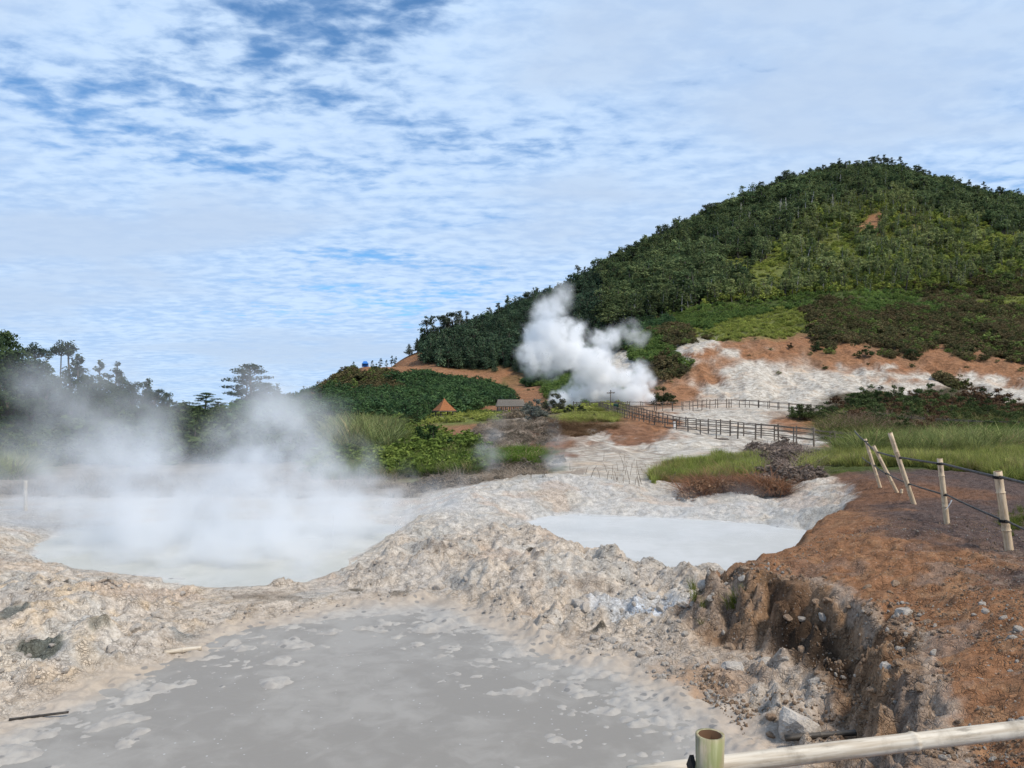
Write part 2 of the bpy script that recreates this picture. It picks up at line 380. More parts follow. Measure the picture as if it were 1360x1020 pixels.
def classes(x, y, z, jit=1.0):
    """index of the cover at far ground points + blended colour"""
    q = qspace(x, y, z)
    n1 = fbm(q[:, 0] * 34, q[:, 1] * 34 + q[:, 2] * 40, 4, 101); n2 = fbm(q[:, 0] * 34 + 9, q[:, 1] * 34 + q[:, 2] * 40, 4, 105)
    q = q + np.stack([n1 * .028, n2 * .028, n1 * 0], -1) * jit
    idx = np.empty(len(x), int); col = np.empty((len(x), 3))
    for i in range(0, len(x), 20000):
        d2 = ((q[i:i + 20000, None] - _sq[None]) ** 2).sum(-1)
        idx[i:i + 20000] = _sk[d2.argmin(1)]
        w = 1.0 / (d2 + 6e-6) ** 2.4
        w /= w.sum(1, keepdims=True)
        col[i:i + 20000] = w @ COLA[_sk]
    return idx, col

# ------------------------------------------------------------------ mesh + material helpers
col = sc.collection
def add_obj(name, mesh, parent=None, loc=None):
    o = bpy.data.objects.new(name, mesh)
    col.objects.link(o)
    if parent is not None: o.parent = parent
    if loc is not None: o.location = loc
    return o
def empty(name, loc=(0, 0, 0), rz=0.0):
    o = bpy.data.objects.new(name, None); col.objects.link(o)
    o.location = loc; o.rotation_euler = (0, 0, rz); o.empty_display_size = 0.2
    return o
def tag(o, label=None, cat=None, group=None, kind=None):
    if label: o['label'] = label
    if cat: o['category'] = cat
    if group: o['group'] = group
    if kind: o['kind'] = kind
    return o
def np_mesh(name, v, f, mats=(), smooth=False, mat_idx=None, colors=None):
    v = np.asarray(v, np.float32); f = np.asarray(f, np.int32)
    me = bpy.data.meshes.new(name)
    k = f.shape[1]
    me.vertices.add(len(v)); me.vertices.foreach_set('co', v.ravel())
    me.loops.add(f.size); me.loops.foreach_set('vertex_index', f.ravel())
    me.polygons.add(len(f)); me.polygons.foreach_set('loop_start', np.arange(0, f.size, k, dtype=np.int32))
    if mat_idx is not None: me.polygons.foreach_set('material_index', np.asarray(mat_idx, np.int32))
    me.polygons.foreach_set('use_smooth', np.full(len(f), smooth, bool))
    for m in mats: me.materials.append(m)
    me.update(calc_edges=True)
    if colors is not None:
        at = me.color_attributes.new('Col', 'FLOAT_COLOR', 'POINT')
        c = np.ones((len(v), 4), np.float32); c[:, :colors.shape[1]] = colors
        at.data.foreach_set('color', c.ravel())
    return me
class MB:
    """collects quads/tris for one mesh"""
    def __init__(s): s.v = []; s.f = []
    def add(s, vs, fs):
        b = len(s.v); s.v += [tuple(p) for p in vs]; s.f += [tuple(i + b for i in q) for q in fs]
    def box(s, c, size, rot=None):
        c = Vector(c); h = Vector(size) / 2
        vs = []
        for sx in (-1, 1):
            for sy in (-1, 1):
                for sz in (-1, 1):
                    p = Vector((sx * h.x, sy * h.y, sz * h.z))
                    if rot is not None: p = rot @ p
                    vs.append(c + p)
        s.add(vs, [(0,1,3,2),(4,6,7,5),(0,4,5,1),(2,3,7,6),(0,2,6,4),(1,5,7,3)])
    def beam(s, a, b, w, h):
        a, b = Vector(a), Vector(b); d = (b - a)
        q = d.to_track_quat('X', 'Z').to_matrix()
        s.box((a + b) / 2, (d.length, w, h), q)
    def tube(s, pts, radii, n=8, cap=True):
        pts = [Vector(p) for p in pts]; rings = []
        up = None
        for i, p in enumerate(pts):
            d = (pts[min(i + 1, len(pts) - 1)] - pts[max(i - 1, 0)]).normalized()
            if up is None:
                up = d.orthogonal().normalized()
            up = (up - d * up.dot(d)).normalized(); r2 = d.cross(up)
            r = radii[i] if hasattr(radii, '__len__') else radii
            rings.append([p + (up * math.cos(6.28318 * k / n) + r2 * math.sin(6.28318 * k / n)) * r for k in range(n)])
        vs = [q for r in rings for q in r]; fs = []
        for i in range(len(pts) - 1):
            for k in range(n):
                fs.append((i * n + k, i * n + (k + 1) % n, (i + 1) * n + (k + 1) % n, (i + 1) * n + k))
        if cap:
            fs.append(tuple(range(n - 1, -1, -1))); fs.append(tuple(range((len(pts) - 1) * n, len(pts) * n)))
        s.add(vs, fs)
    def mesh(s, name, mat, smooth=False):
        me = bpy.data.meshes.new(name); me.from_pydata(s.v, [], s.f); me.update()
        if mat: me.materials.append(mat)
        if smooth: me.polygons.foreach_set('use_smooth', [True] * len(me.polygons))
        return me
    def build(s, name, mat, parent=None, smooth=False): return add_obj(name, s.mesh(name, mat, smooth), parent)

MAT = {}
def new_mat(name):
    m = bpy.data.materials.new(name); m.use_nodes = True
    m.node_tree.nodes.clear(); MAT[name] = m
    return m, NT(m.node_tree)
def finish(N, surf, vol=None):
    o = N.n('ShaderNodeOutputMaterial')
    if surf is not None: N.link(surf, o.inputs[0])
    if vol is not None: N.link(vol, o.inputs[1])
def pbsdf(N, colr, rough=0.9, normal=None, spec=0.3, **kw):
    b = N.n('ShaderNodeBsdfPrincipled')
    for k, v in (('Base Color', colr), ('Roughness', rough), ('Specular IOR Level', spec), ('Normal', normal)) + tuple(kw.items()):
        if v is None: continue
        if isinstance(v, bpy.types.NodeSocket): N.link(v, b.inputs[k])
        elif k == 'Base Color' and len(v) == 3: b.inputs[k].default_value = (*v, 1)
        else: b.inputs[k].default_value = v
    return b.outputs[0]

# ground material: colour comes per vertex, grain and fine relief from noise
def ground_mat(name, near):
    m, N = new_mat(name)
    at = N.n('ShaderNodeAttribute', attribute_name='Col'); a = at.outputs['Color']; dry = at.outputs['Alpha']
    g = N.n('ShaderNodeNewGeometry').outputs['Position']
    if near:
        n1 = N.noise(g, 28, 5, 0.65); n2 = N.noise(g, 7, 4, 0.6); n3 = N.noise(g, 95, 3, 0.6)
        vo = N.n('ShaderNodeTexVoronoi', feature='F1', ins={'Scale': 42.0, 'Vector': g})
        c = N.mix(N.maprange(n1, .36, .66), N.mix(1.0, a, (.74,.71,.68), 'MULTIPLY'), N.mix(1.0, a, (1.14,1.14,1.14), 'MULTIPLY'))
        c = N.mix(N.maprange(n2, .55, .75, 0, .5), c, N.mix(1.0, a, (1.10,.98,.84), 'MULTIPLY'))
        peb = N.maprange(N.n('ShaderNodeSeparateColor', ins={0: vo.outputs['Color']}).outputs[0], .84, .95, 0, .5)
        pm = N.math('MULTIPLY', N.math('MULTIPLY', peb, N.maprange(vo.outputs['Distance'], .42, .30)), dry)
        c = N.mix(pm, c, N.mix(0.5, a, (.62,.58,.52)))
        wv = N.vmath('ADD', g, N.vmath('MULTIPLY', N.n('ShaderNodeTexNoise', ins={'Vector': g, 'Scale': 5.0, 'Detail': 3.0}).outputs[1], (.16, .16, .16)))
        ce = N.n('ShaderNodeTexVoronoi', feature='DISTANCE_TO_EDGE', ins={'Scale': 8.5, 'Vector': wv}).outputs['Distance']
        cf = N.n('ShaderNodeTexVoronoi', feature='DISTANCE_TO_EDGE', ins={'Scale': 24.0, 'Vector': wv}).outputs['Distance']
        crk = N.math('MAXIMUM', N.maprange(ce, .07, .0, 0, 1), N.maprange(cf, .09, .0, 0, .7))
        crk = N.math('MULTIPLY', N.math('MULTIPLY', crk, N.maprange(n2, .42, .58)), dry)
        c = N.mix(N.math('MULTIPLY', crk, .45), c, N.mix(1.0, a, (.38,.34,.31), 'MULTIPLY'))
        vp = N.n('ShaderNodeTexVoronoi', feature='F1', ins={'Scale': 7.0, 'Vector': g})
        pr = N.n('ShaderNodeSeparateColor', ins={0: vp.outputs['Color']})
        pit = N.math('MULTIPLY', N.maprange(vp.outputs['Distance'], .34, .22), N.maprange(pr.outputs[1], .62, .70))
        wetc = N.mix(N.math('MULTIPLY', pit, .75), N.mix(N.maprange(n2, .4, .62), N.mix(1.0, a, (.84,.84,.85), 'MULTIPLY'), a), (.17,.165,.16))
        c = N.mix(N.maprange(dry, .0, .8), wetc, c)
        hgt = N.math('MULTIPLY', N.math('ADD', N.math('MULTIPLY', n1, 1.0), N.math('ADD', N.math('MULTIPLY', n3, .4), N.math('SUBTRACT', N.math('MULTIPLY', pm, .35), N.math('MULTIPLY', crk, .9)))), N.maprange(dry, 0, 1, .06, 1))
        bmp = N.n('ShaderNodeBump', ins={'Strength': 0.8, 'Distance': 0.032, 'Height': hgt})
    else:
        n1 = N.noise(g, 1.6, 6, 0.68); n2 = N.noise(g, .35, 5, 0.65); n3 = N.noise(N.vmath('MULTIPLY', g, (1, .5, 2.2)), .75, 5, 0.7, .6)
        c = N.mix(N.maprange(n1, .36, .64), N.mix(1.0, a, (.66,.62,.58), 'MULTIPLY'), N.mix(1.0, a, (1.18,1.18,1.18), 'MULTIPLY'))
        c = N.mix(N.maprange(n2, .5, .72, 0, .7), c, N.mix(1.0, a, (1.15,.95,.78), 'MULTIPLY'))
        c = N.mix(N.maprange(n3, .52, .64, 0, .75), c, N.mix(1.0, a, (.55,.50,.47), 'MULTIPLY'))
        bmp = N.n('ShaderNodeBump', ins={'Strength': 0.8, 'Distance': 0.5, 'Height': n1})
    finish(N, pbsdf(N, c, .93, bmp.outputs[0], .15))
    return m
M_NEAR = ground_mat('broken_crust', True)
M_FAR = ground_mat('hillside_earth', False)

# ------------------------------------------------------------------ the ground sheet
rows = np.concatenate([np.linspace(0.6, 3.4, 24, endpoint=False), np.exp(np.linspace(math.log(3.4), math.log(27), 620, endpoint=False)),
                       np.exp(np.linspace(math.log(27), math.log(460), 300, endpoint=False)), np.exp(np.linspace(math.log(460), math.log(6000), 24))])
NC = 820
tt = np.linspace(-1, 1, NC)
GX = tt[None, :] * (3.0 + 0.86 * rows[:, None]); GY = np.broadcast_to(rows[:, None], GX.shape).copy()
GZ = height(GX, GY)
def near_colors(x, y, z):
    dF, dR, dL, dP = zones(x, y)
    b = np.empty((len(x), 3))
    n1 = fbm(x * 0.8, y * 0.8, 4, 200); n2 = fbm(x * 2.4, y * 2.4, 4, 210); n3 = fbm(x * 7, y * 7, 3, 220); n4 = fbm(x * 0.5 + 4, y * 0.5, 3, 230)
    C = {k: np.array(v) for k, v in COL.items()}
    b[:] = C['crust']
    def lay(c, m): b[:] = b * (1 - m[:, None]) + np.array(c) * m[:, None]
    lay(C['greycrust'], sstep(-.1, .5, n1 + n3 * .3) * .75)
    lay((.64,.51,.39), sstep(.1, .6, n4 + n2 * .4) * .5)
    lay((.68,.53,.36), sstep(-1.2, -3.2, x) * sstep(12.5, 11, y) * sstep(-.1, .45, n2 + n1 * .5) * .7)     # sulphur-stained left bank
    lay((.33,.28,.235), sstep(.25, .6, n2 * .6 - n1 * .5 + n3 * .25) * .6)
    lay(C['white'], sstep(13.2, 18.5, y + n1 * 1.1) * .85 * sstep(9, 7.5, x - (y - 18) * .3))
    lay(C['rust'], sstep(7.5, 9, x - (y - 18) * .3) * sstep(17, 18, y))
    lay((.58,.57,.56), sstep(15.2, 17.2, y + n2) * sstep(-.2, .3, n1) * .5)
    vein = np.clip(1 - np.abs(fbm(x * 1.5, y * 1.1, 5, 40)) / .10, 0, 1)
    lay((.26,.22,.18), vein * sstep(17, 14, y) * .45)
    lay((.62,.58,.52), sstep(.2, .45, fbm(x * 1.1 + 7, y * 1.1, 4, 260)) * .55)
    lay((.53,.41,.32), sstep(.25, .5, fbm(x * .9, y * .9 + 5, 4, 262)) * .5)
    lay((.44,.435,.41), sstep(.25, .5, fbm(x * 1.3 + 2, y * 1.3 + 5, 4, 264)) * .5)
    # bluish salt block and rust stain on the front slope
    def spot(u, v, Y, ru, rv, c, k=1.0, nz=.6):
        p = P(u, v, Y); e = np.sqrt(((x - p.x) / ru) ** 2 + ((y - p.y) / rv) ** 2) + n2 * nz * .5 + n3 * .2
        lay(c, sstep(1.1, .7, e) * k)
    spot(850, 800, 10.6, .85, .6, (.56,.58,.60), .75); spot(870, 815, 10.2, .3, .25, (.62,.68,.76), .7)
    spot(1000, 880, 8.3, .8, .5, (.36,.30,.25), .5)
    spot(50, 862, 8.6, .32, .28, (.07,.085,.07), .85); spot(20, 823, 9.6, .25, .2, (.10,.13,.13), .8); spot(130, 845, 9.1, .15, .14, (.15,.15,.12), .7)
    spot(260, 850, 9.6, .35, .2, (.22,.24,.24), .7); spot(145, 796, 11.0, .22, .14, (.05,.04,.035), .9); spot(75, 790, 11.2, .18, .13, (.06,.05,.04), .8)
    spot(530, 788, 11.8, .22, .18, (.13,.11,.08), .8); spot(472, 786, 12, .16, .12, (.10,.085,.06), .8); spot(708, 711, 13.8, .14, .12, (.05,.04,.03), .95)
    spot(580, 800, 11.4, .3, .14, (.12,.115,.09), .7); spot(795, 843, 9.8, .12, .08, (.09,.08,.06), .8); spot(350, 800, 11.5, .7, .25, (.24,.20,.155), .6)
    # wet mud margins
    wm = sstep(-.95, -.35, dF + n2 * .2)
    lay((.40,.335,.27), wm * sstep(.35, -.1, dF) * .85)
    lay((.375,.35,.318), sstep(-.30, .12, dF + n2 * .12))
    spot(960, 905, 8.1, .50, .55, (.36,.22,.13), .75, .3); spot(900, 900, 8.4, .3, .3, (.36,.25,.17), .5)
    lay((.50,.49,.47), np.maximum(sstep(-.25, .1, dR), sstep(-.25, .1, dL)))
    # plateau
    top = sstep(-.05, .22, dP + n3 * .08 + .85 * sstep(9.6, 10.6, y) * sstep(17.5, 15.5, y))
    far_in = dP + n1 * .5 + n2 * .25
    lay(C['orange'], top)
    lay((.36,.215,.12), top * sstep(.0, .5, n3 + n2 * .5) * .5)
    lay((.20,.085,.04), top * sstep(.15, .6, n2) * .6)
    dark = sstep(.0, .8, (x - (4.7 + .28 * (y - 8.3))) * .8 + n1 * .7) * sstep(7.0, 8.6, y + n1 * .8) 
    lay(C['darksoil'], top * dark * .92)
    lay((.13,.085,.07), top * dark * sstep(0, .5, n2 + n3 * .3) * .55)
    lay(C['rust'], top * sstep(14, 16.5, y) * sstep(11.5, 9, x + n1) * .85)
    lay((.33,.27,.22), top * sstep(.35, .6, n2 - n1 * .3) * sstep(5.0, 6, y) * sstep(11, 8, y) * .45)
    # cut bank
    cliff = sstep(-1.0, -.55, dP) * sstep(.16, -.06, dP + n3 * .1) * sstep(10.8, 9.9, y) * sstep(.6, 1.8, x)
    lay((.285,.175,.10), cliff * .95)
    lay((.165,.095,.055), cliff * sstep(.0, .4, n2 + n3 * .3) * .85)
    lay((.35,.165,.062), cliff * sstep(-.35, .35, n4 - n2 * .5 + n1 * .3) * .8)
    lay((.38,.315,.26), cliff * sstep(.15, .5, n1 * .8 - n2 * .5) * .6)
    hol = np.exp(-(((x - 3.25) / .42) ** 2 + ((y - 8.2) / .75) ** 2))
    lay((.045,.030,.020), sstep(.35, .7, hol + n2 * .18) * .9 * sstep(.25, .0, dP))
    lay((.07,.05,.035), cliff * sstep(9.0, 9.5, y) * sstep(-.1, .3, n2) * .7)
    lay((.36,.30,.25), cliff * sstep(6.6, 5.8, y) * sstep(-.3, .2, n2) * .5)
    lay((.30,.24,.19), sstep(-1.5, -1.0, dP) * sstep(.2, -.5, n2) * (1 - cliff) * (1 - top) * sstep(9.5, 8.5, y) * .4)
    lay((.43,.35,.28), sstep(-1.9, -1.0, dP + n2 * .3) * (1 - cliff) * (1 - top) * sstep(9.8, 9.0, y) * sstep(.8, 1.6, x) * .7)
    lay(C['dry'], sstep(23.5, 25, y) * .8 * sstep(2, -1, x))
    lay(C['mudflat'], sstep(23.5, 25.5, y) * sstep(-1, 2, x) * sstep(6.5, 5, x))
    lay(C['grass'], sstep(22.5, 24, y) * sstep(5.5, 7, x))
    sm = 1 - np.maximum(sstep(-.75, -.25, dF + n2 * .15), np.maximum(sstep(-.2, .1, dR), sstep(-.2, .1, dL)))
    return np.concatenate([b, sm[:, None]], 1)
nr_near = 24 + 620
def sheet(name, r0, r1, mat):
    x, y, z = GX[r0:r1], GY[r0:r1], GZ[r0:r1]
    nr = r1 - r0
    v = np.stack([x, y, z], -1).reshape(-1, 3)
    i = np.arange((nr - 1) * NC).reshape(nr - 1, NC)[:, :NC - 1].ravel()
    f = np.stack([i, i + 1, i + NC + 1, i + NC], -1)
    xf, yf, zf = v[:, 0], v[:, 1], v[:, 2]
    if mat is M_NEAR: c = near_colors(xf, yf, zf)
    else:
        _, c = classes(xf, yf, zf); c = np.concatenate([c, np.ones((len(c), 1))], 1)
        # the clay of the plateau runs on under the grass
    me = np_mesh(name, v, f, (mat,), True, None, np.clip(c, 0, 1))
    return tag(add_obj(name, me), kind='structure')
sheet('ground', 0, nr_near, M_NEAR)
sheet('hillside_terrain', nr_near - 1, len(rows), M_FAR)
# ------------------------------------------------------------------ the mud pools
def mud_mat(name, base, light, rough, speck):
    m, N = new_mat(name)
    g = N.n('ShaderNodeNewGeometry').outputs['Position']
    n1 = N.noise(g, .7, 4, .6, .4); n2 = N.noise(g, 3.2, 5, .6, .6)
    c = N.mix(N.maprange(N.math('ADD', N.math('MULTIPLY', n1, .6), N.math('MULTIPLY', n2, .4)), .42, .62), base, light)
    if speck:
        vo = N.n('ShaderNodeTexVoronoi', feature='F1', ins={'Scale': 13.0, 'Vector': g, 'Randomness': 1.0})
        rr = N.n('ShaderNodeSeparateColor', ins={0: vo.outputs['Color']}).outputs[0]
        dot = N.math('MULTIPLY', N.maprange(vo.outputs['Distance'], .15, .09), N.maprange(rr, .68, .8))
        c = N.mix(N.math('MULTIPLY', dot, .55), c, (.60, .59, .58))
    bmp = N.n('ShaderNodeBump', ins={'Strength': .35, 'Distance': .02, 'Height': n2})
    finish(N, pbsdf(N, c, rough, bmp.outputs[0], .22))
    return m
M_MUD = mud_mat('grey_mud', (.236,.216,.190), (.30,.278,.248), .5, True)
M_MILK = mud_mat('milky_water', (.47,.468,.45), (.53,.525,.51), .4, False)
M_MILK2 = mud_mat('yellowish_milky_water', (.41,.41,.375), (.47,.465,.43), .4, False)
def pool(name, poly, z, mat, grow=0.35, step=.12):
    Pp = np.array(poly); c = Pp.mean(0)
    x0, y0 = Pp.min(0) - grow - .6; x1, y1 = Pp.max(0) + grow + .6
    nx, ny = int((x1 - x0) / step) + 2, int((y1 - y0) / step) + 2
    X, Y = np.meshgrid(np.linspace(x0, x1, nx), np.linspace(y0, y1, ny))
    d = sdf_poly(X.ravel(), Y.ravel(), poly)
    keep = d.reshape(X.shape) > -(grow + .5)
    vid = np.arange(nx * ny).reshape(ny, nx)
    q = keep[:-1, :-1] & keep[1:, :-1] & keep[:-1, 1:] & keep[1:, 1:]
    f = np.stack([vid[:-1, :-1][q], vid[:-1, 1:][q], vid[1:, 1:][q], vid[1:, :-1][q]], -1)
    used, inv = np.unique(f, return_inverse=True)
    v = np.stack([X.ravel(), Y.ravel(), np.full(nx * ny, z) + fbm(X.ravel() * 2, Y.ravel() * 2, 2, 300) * .002], -1)[used]
    return tag(add_obj(name, np_mesh(name, v, inv.reshape(f.shape), (mat,), True)), kind='structure')
pool('grey_mud_pool', FP, FP_Z - .012, M_MUD)
pool('milky_hot_pool', RP, RP_Z, M_MILK, -.15, .12)
pool('steaming_hot_pool', LP, LP_Z, M_MILK2, -.15, .12)

# ------------------------------------------------------------------ plants
def leaf_mat(name, source, base=None, trans=.25):
    m, N = new_mat(name)
    if source == 'inst': a = N.n('ShaderNodeAttribute', attribute_type='INSTANCER', attribute_name='tint').outputs[0]
    elif source == 'obj': a = N.n('ShaderNodeObjectInfo').outputs['Color']
    else:
        r = N.n('ShaderNodeRGB'); r.outputs[0].default_value = (*base, 1); a = r.outputs[0]
    g = N.n('ShaderNodeNewGeometry')
    rnd = g.outputs['Random Per Island']
    c = N.mix(rnd, N.mix(1.0, a, (.62,.66,.66), 'MULTIPLY'), N.mix(1.0, a, (1.35,1.3,1.2), 'MULTIPLY'))
    d = N.n('ShaderNodeBsdfDiffuse', ins={0: c}).outputs[0]
    t = N.n('ShaderNodeBsdfTranslucent', ins={0: c}).outputs[0]
    mx = N.n('ShaderNodeMixShader', ins={0: trans, 1: d, 2: t})
    finish(N, mx.outputs[0])
    return m
M_LEAF_I = leaf_mat('leaf_stand', 'inst'); M_LEAF_O = leaf_mat('leaf_single', 'obj')
def bark_mat(name, c0, c1, sc_=6):
    m, N = new_mat(name)
    tcn = N.n('ShaderNodeTexCoord').outputs['Object']
    n = N.noise(N.vmath('MULTIPLY', tcn, (1, 1, .15)), sc_, 5, .65)
    finish(N, pbsdf(N, N.mix(N.maprange(n, .35, .65), c0, c1), .9, N.n('ShaderNodeBump', ins={'Strength': .5, 'Distance': .02, 'Height': n}).outputs[0], .2))
    return m
M_BARK = bark_mat('bark', (.06,.05,.04), (.15,.125,.10)); M_PALEBARK = bark_mat('pale_bark', (.26,.24,.21), (.40,.38,.34))

def leaf_cloud(cl, n, size, r, droop=0.0, aspect=2.2):
    """cl: rows (x,y,z,rx,ry,rz); n leaves in all"""
    cl = np.asarray(cl, float)
    vol = cl[:, 3] * cl[:, 4] + cl[:, 4] * cl[:, 5] + .001
    k = r.choice(len(cl), n, p=vol / vol.sum())
    d = r.normal(size=(n, 3)); d /= np.linalg.norm(d, axis=1, keepdims=True)
    rad = r.random(n) ** .45
    p = cl[k, :3] + d * rad[:, None] * cl[k, 3:]
    nrm = d * .7 + r.normal(size=(n, 3)) * .55 + np.array([0, 0, .35]); nrm /= np.linalg.norm(nrm, axis=1, keepdims=True)
    tv = r.normal(size=(n, 3)); tv[:, 2] -= droop; tv -= nrm * (tv * nrm).sum(1, keepdims=True); tv /= np.linalg.norm(tv, axis=1, keepdims=True)
    bv = np.cross(nrm, tv)
    s = size * (.6 + .8 * r.random(n))[:, None]
    a = tv * s * .5; b = bv * s * .5 / aspect * 2
    v = np.stack([p - a, p - b * .6, p + a, p + b * .6], 1).reshape(-1, 3)
    f = np.arange(4 * n).reshape(n, 4)
    return v, f
def tree_shape(style, seed):
    """unit-height tree: (trunk MB, crown v, f)"""
    r = np.random.default_rng(seed); tb = MB(); cl = []
    U = lambda a, b: a + (b - a) * r.random()
    if style == 'conifer':
        tb.tube([(0,0,-.06),(0.01,0,.5),(0,.01,.98)], [.022,.014,.003], 5)
        for i in range(16):
            z = .10 + .88 * i / 16; rr = (.22 * (1 - z) + .035) * U(.7, 1.2); a = U(0, 6.28)
            cl.append((math.cos(a) * rr * .55, math.sin(a) * rr * .55, z, rr, rr, .075))
            cl.append((-math.cos(a) * rr * .5, -math.sin(a) * rr * .5, z + .02, rr * .8, rr * .8, .06))
        return tb, cl
    if style == 'tall':                                   # slim trunk, feathery upper crown
        ax, ay = U(-.06, .06), U(-.06, .06)
        tb.tube([(0,0,-.06),(ax*.3,ay*.3,.35),(ax,ay,.72),(ax*1.3,ay*1.3,.95)], [.020,.015,.010,.003], 5)
        for i in range(20):
            z = U(.24, .97); k = (1.02 - z); a = U(0, 6.28); rr = .03 + .20 * min(k, .45) * U(.3, 1.2)
            c = (ax * z + math.cos(a) * rr, ay * z + math.sin(a) * rr, z)
            if i % 2: tb.tube([(ax*z, ay*z, z - .10), c], [.006, .002], 4)
            cl.append((*c, U(.035, .09), U(.035, .09), U(.03, .08)))
        cl.append((ax*1.3, ay*1.3, .97, .04, .04, .05))
        return tb, cl
    if style == 'layered':                                # flat storeys of foliage on spreading limbs
        ax = U(-.08, .08)
        tb.tube([(0,0,-.06),(ax*.4,0,.4),(ax,0,.9)], [.028,.020,.006], 6)
        for i in range(15):
            z = .30 + .66 * (i / 15) ** .9; a = i * 2.4 + U(-.5, .5); L = (.34 - .20 * abs(z - .55) / .45) * U(.55, 1.1)
            if z > .85: L *= .6
            c = (ax * z + math.cos(a) * L, math.sin(a) * L, z + U(.0, .05))
            tb.tube([(ax*z, 0, z - .08), c], [.010, .003], 4)
            cl.append((*c, U(.09, .15), U(.09, .15), U(.03, .065)))
            cl.append((c[0] * .55, c[1] * .55, z + .02, .09, .09, .05))
        cl.append((ax, 0, .93, .15, .15, .05))
        return tb, cl
    if style == 'umbrella':
        ax = U(-.1, .1)
        tb.tube([(0,0,-.06),(ax*.3,.02,.5),(ax,0,.86)], [.020,.014,.008], 6)
        for i in range(9):
            a = i * .7 + U(-.2, .2); L = U(.08, .20)
            c = (ax + math.cos(a) * L, math.sin(a) * L, .93 - L * .35 + U(-.02, .02))
            tb.tube([(ax, 0, .80), c], [.007, .002], 4)
            cl.append((*c, .085, .085, .06))
        cl.append((ax, 0, .95, .11, .11, .065))
        return tb, cl
    if style == 'round':
        tb.tube([(0,0,-.06),(.01,.02,.3),(.03,0,.7)], [.035,.028,.010], 6)
        for i in range(26):
            d = r.normal(size=3); d /= np.linalg.norm(d); rr = U(.12, .34)
            c = (d[0] * rr, d[1] * rr, .60 + d[2] * rr * .95)
            tb.tube([(.015, 0, .38), c], [.010, .003], 4)
            cl.append((*c, U(.09, .14), U(.09, .14), U(.06, .10)))
        return tb, cl
    if style == 'shrub':
        for i in range(20):
            a = U(0, 6.28); L = math.sqrt(r.random()) * .52; z = U(.12, .9) * math.sqrt(max(0, 1 - (L / .62) ** 2))
            c = (math.cos(a) * L, math.sin(a) * L, z)
            if i < 8: tb.tube([(c[0]*.15, c[1]*.15, -.08), (c[0]*.6, c[1]*.6, z*.6), c], [.018, .012, .004], 4)
            cl.append((*c, U(.13, .2), U(.13, .2), U(.09, .14)))
        return tb, cl
def tree_meshes(style, seed, n, size, mat_leaf, bark=None, droop=0.3, aspect=2.2):
    tb, cl = tree_shape(style, seed)
    v, f = leaf_cloud(cl, n, size, np.random.default_rng(seed + 500), droop, aspect)
    return tb.mesh('trunk', bark or M_BARK, True), np_mesh('crown', v, f, (mat_leaf,))
def joined(style, seed, n, size, mat_leaf, bark=None):
    tb, cl = tree_shape(style, seed)
    v, f = leaf_cloud(cl, n, size, np.random.default_rng(seed + 500), .3)
    nv = len(tb.v)
    fs = [tuple(q) for q in tb.f] + [tuple(int(i) + nv for i in q) for q in f]
    me = bpy.data.meshes.new('plant'); me.from_pydata(tb.v + [tuple(map(float, p)) for p in v], [], fs)
    me.materials.append(bark or M_BARK); me.materials.append(mat_leaf)
    me.polygons.foreach_set('material_index', [0] * len(tb.f) + [1] * len(f)); me.update()
    return me

def scatter(name, pts, rots, scl, pid, tint, protos, label, cat, kind='stuff'):
    """one mass of plants: instances on points"""
    c = bpy.data.collections.new(name + '_kinds')
    for i, me in enumerate(protos):
        o = bpy.data.objects.new('%s_%02d' % (name, i), me); c.objects.link(o)
    n = len(pts)
    me = bpy.data.meshes.new(name); me.vertices.add(n); me.vertices.foreach_set('co', np.asarray(pts, np.float32).ravel())
    def attr(nm, typ, data, key):
        a = me.attributes.new(nm, typ, 'POINT'); a.data.foreach_set(key, np.ascontiguousarray(data).ravel())
    attr('rot', 'FLOAT_VECTOR', np.asarray(rots, np.float32), 'vector')
    attr('scl', 'FLOAT_VECTOR', np.asarray(scl, np.float32), 'vector')
    attr('pid', 'INT', np.asarray(pid, np.int32), 'value')
    t4 = np.ones((n, 4), np.float32); t4[:, :3] = tint
    attr('tint', 'FLOAT_COLOR', t4, 'color')
    o = add_obj(name, me)
    ng = bpy.data.node_groups.new(name, 'GeometryNodeTree')
    ng.interface.new_socket('Geometry', in_out='INPUT', socket_type='NodeSocketGeometry')
    ng.interface.new_socket('Geometry', in_out='OUTPUT', socket_type='NodeSocketGeometry')
    G = NT(ng)
    gi = G.n('NodeGroupInput'); go = G.n('NodeGroupOutput')
    ci = G.n('GeometryNodeCollectionInfo', ins={'Collection': c, 'Separate Children': True, 'Reset Children': True})
    def na(nm, ty): return G.n('GeometryNodeInputNamedAttribute', data_type=ty, ins={'Name': nm}).outputs[0]
    ip = G.n('GeometryNodeInstanceOnPoints', ins={'Points': gi.outputs[0], 'Instance': ci.outputs[0], 'Pick Instance': True,
             'Instance Index': na('pid', 'INT'), 'Rotation': na('rot', 'FLOAT_VECTOR'), 'Scale': na('scl', 'FLOAT_VECTOR')})
    G.link(ip.outputs[0], go.inputs[0])
    md = o.modifiers.new('plants', 'NODES'); md.node_group = ng
    return tag(o, label, cat, None, kind)
def zrot(n, r, tilt=.08):
    a = r.normal(size=(n, 3)) * tilt; a[:, 2] = r.random(n) * 6.283
    return a
def scl3(s, w): return np.stack([s * w, s * w, s], -1)

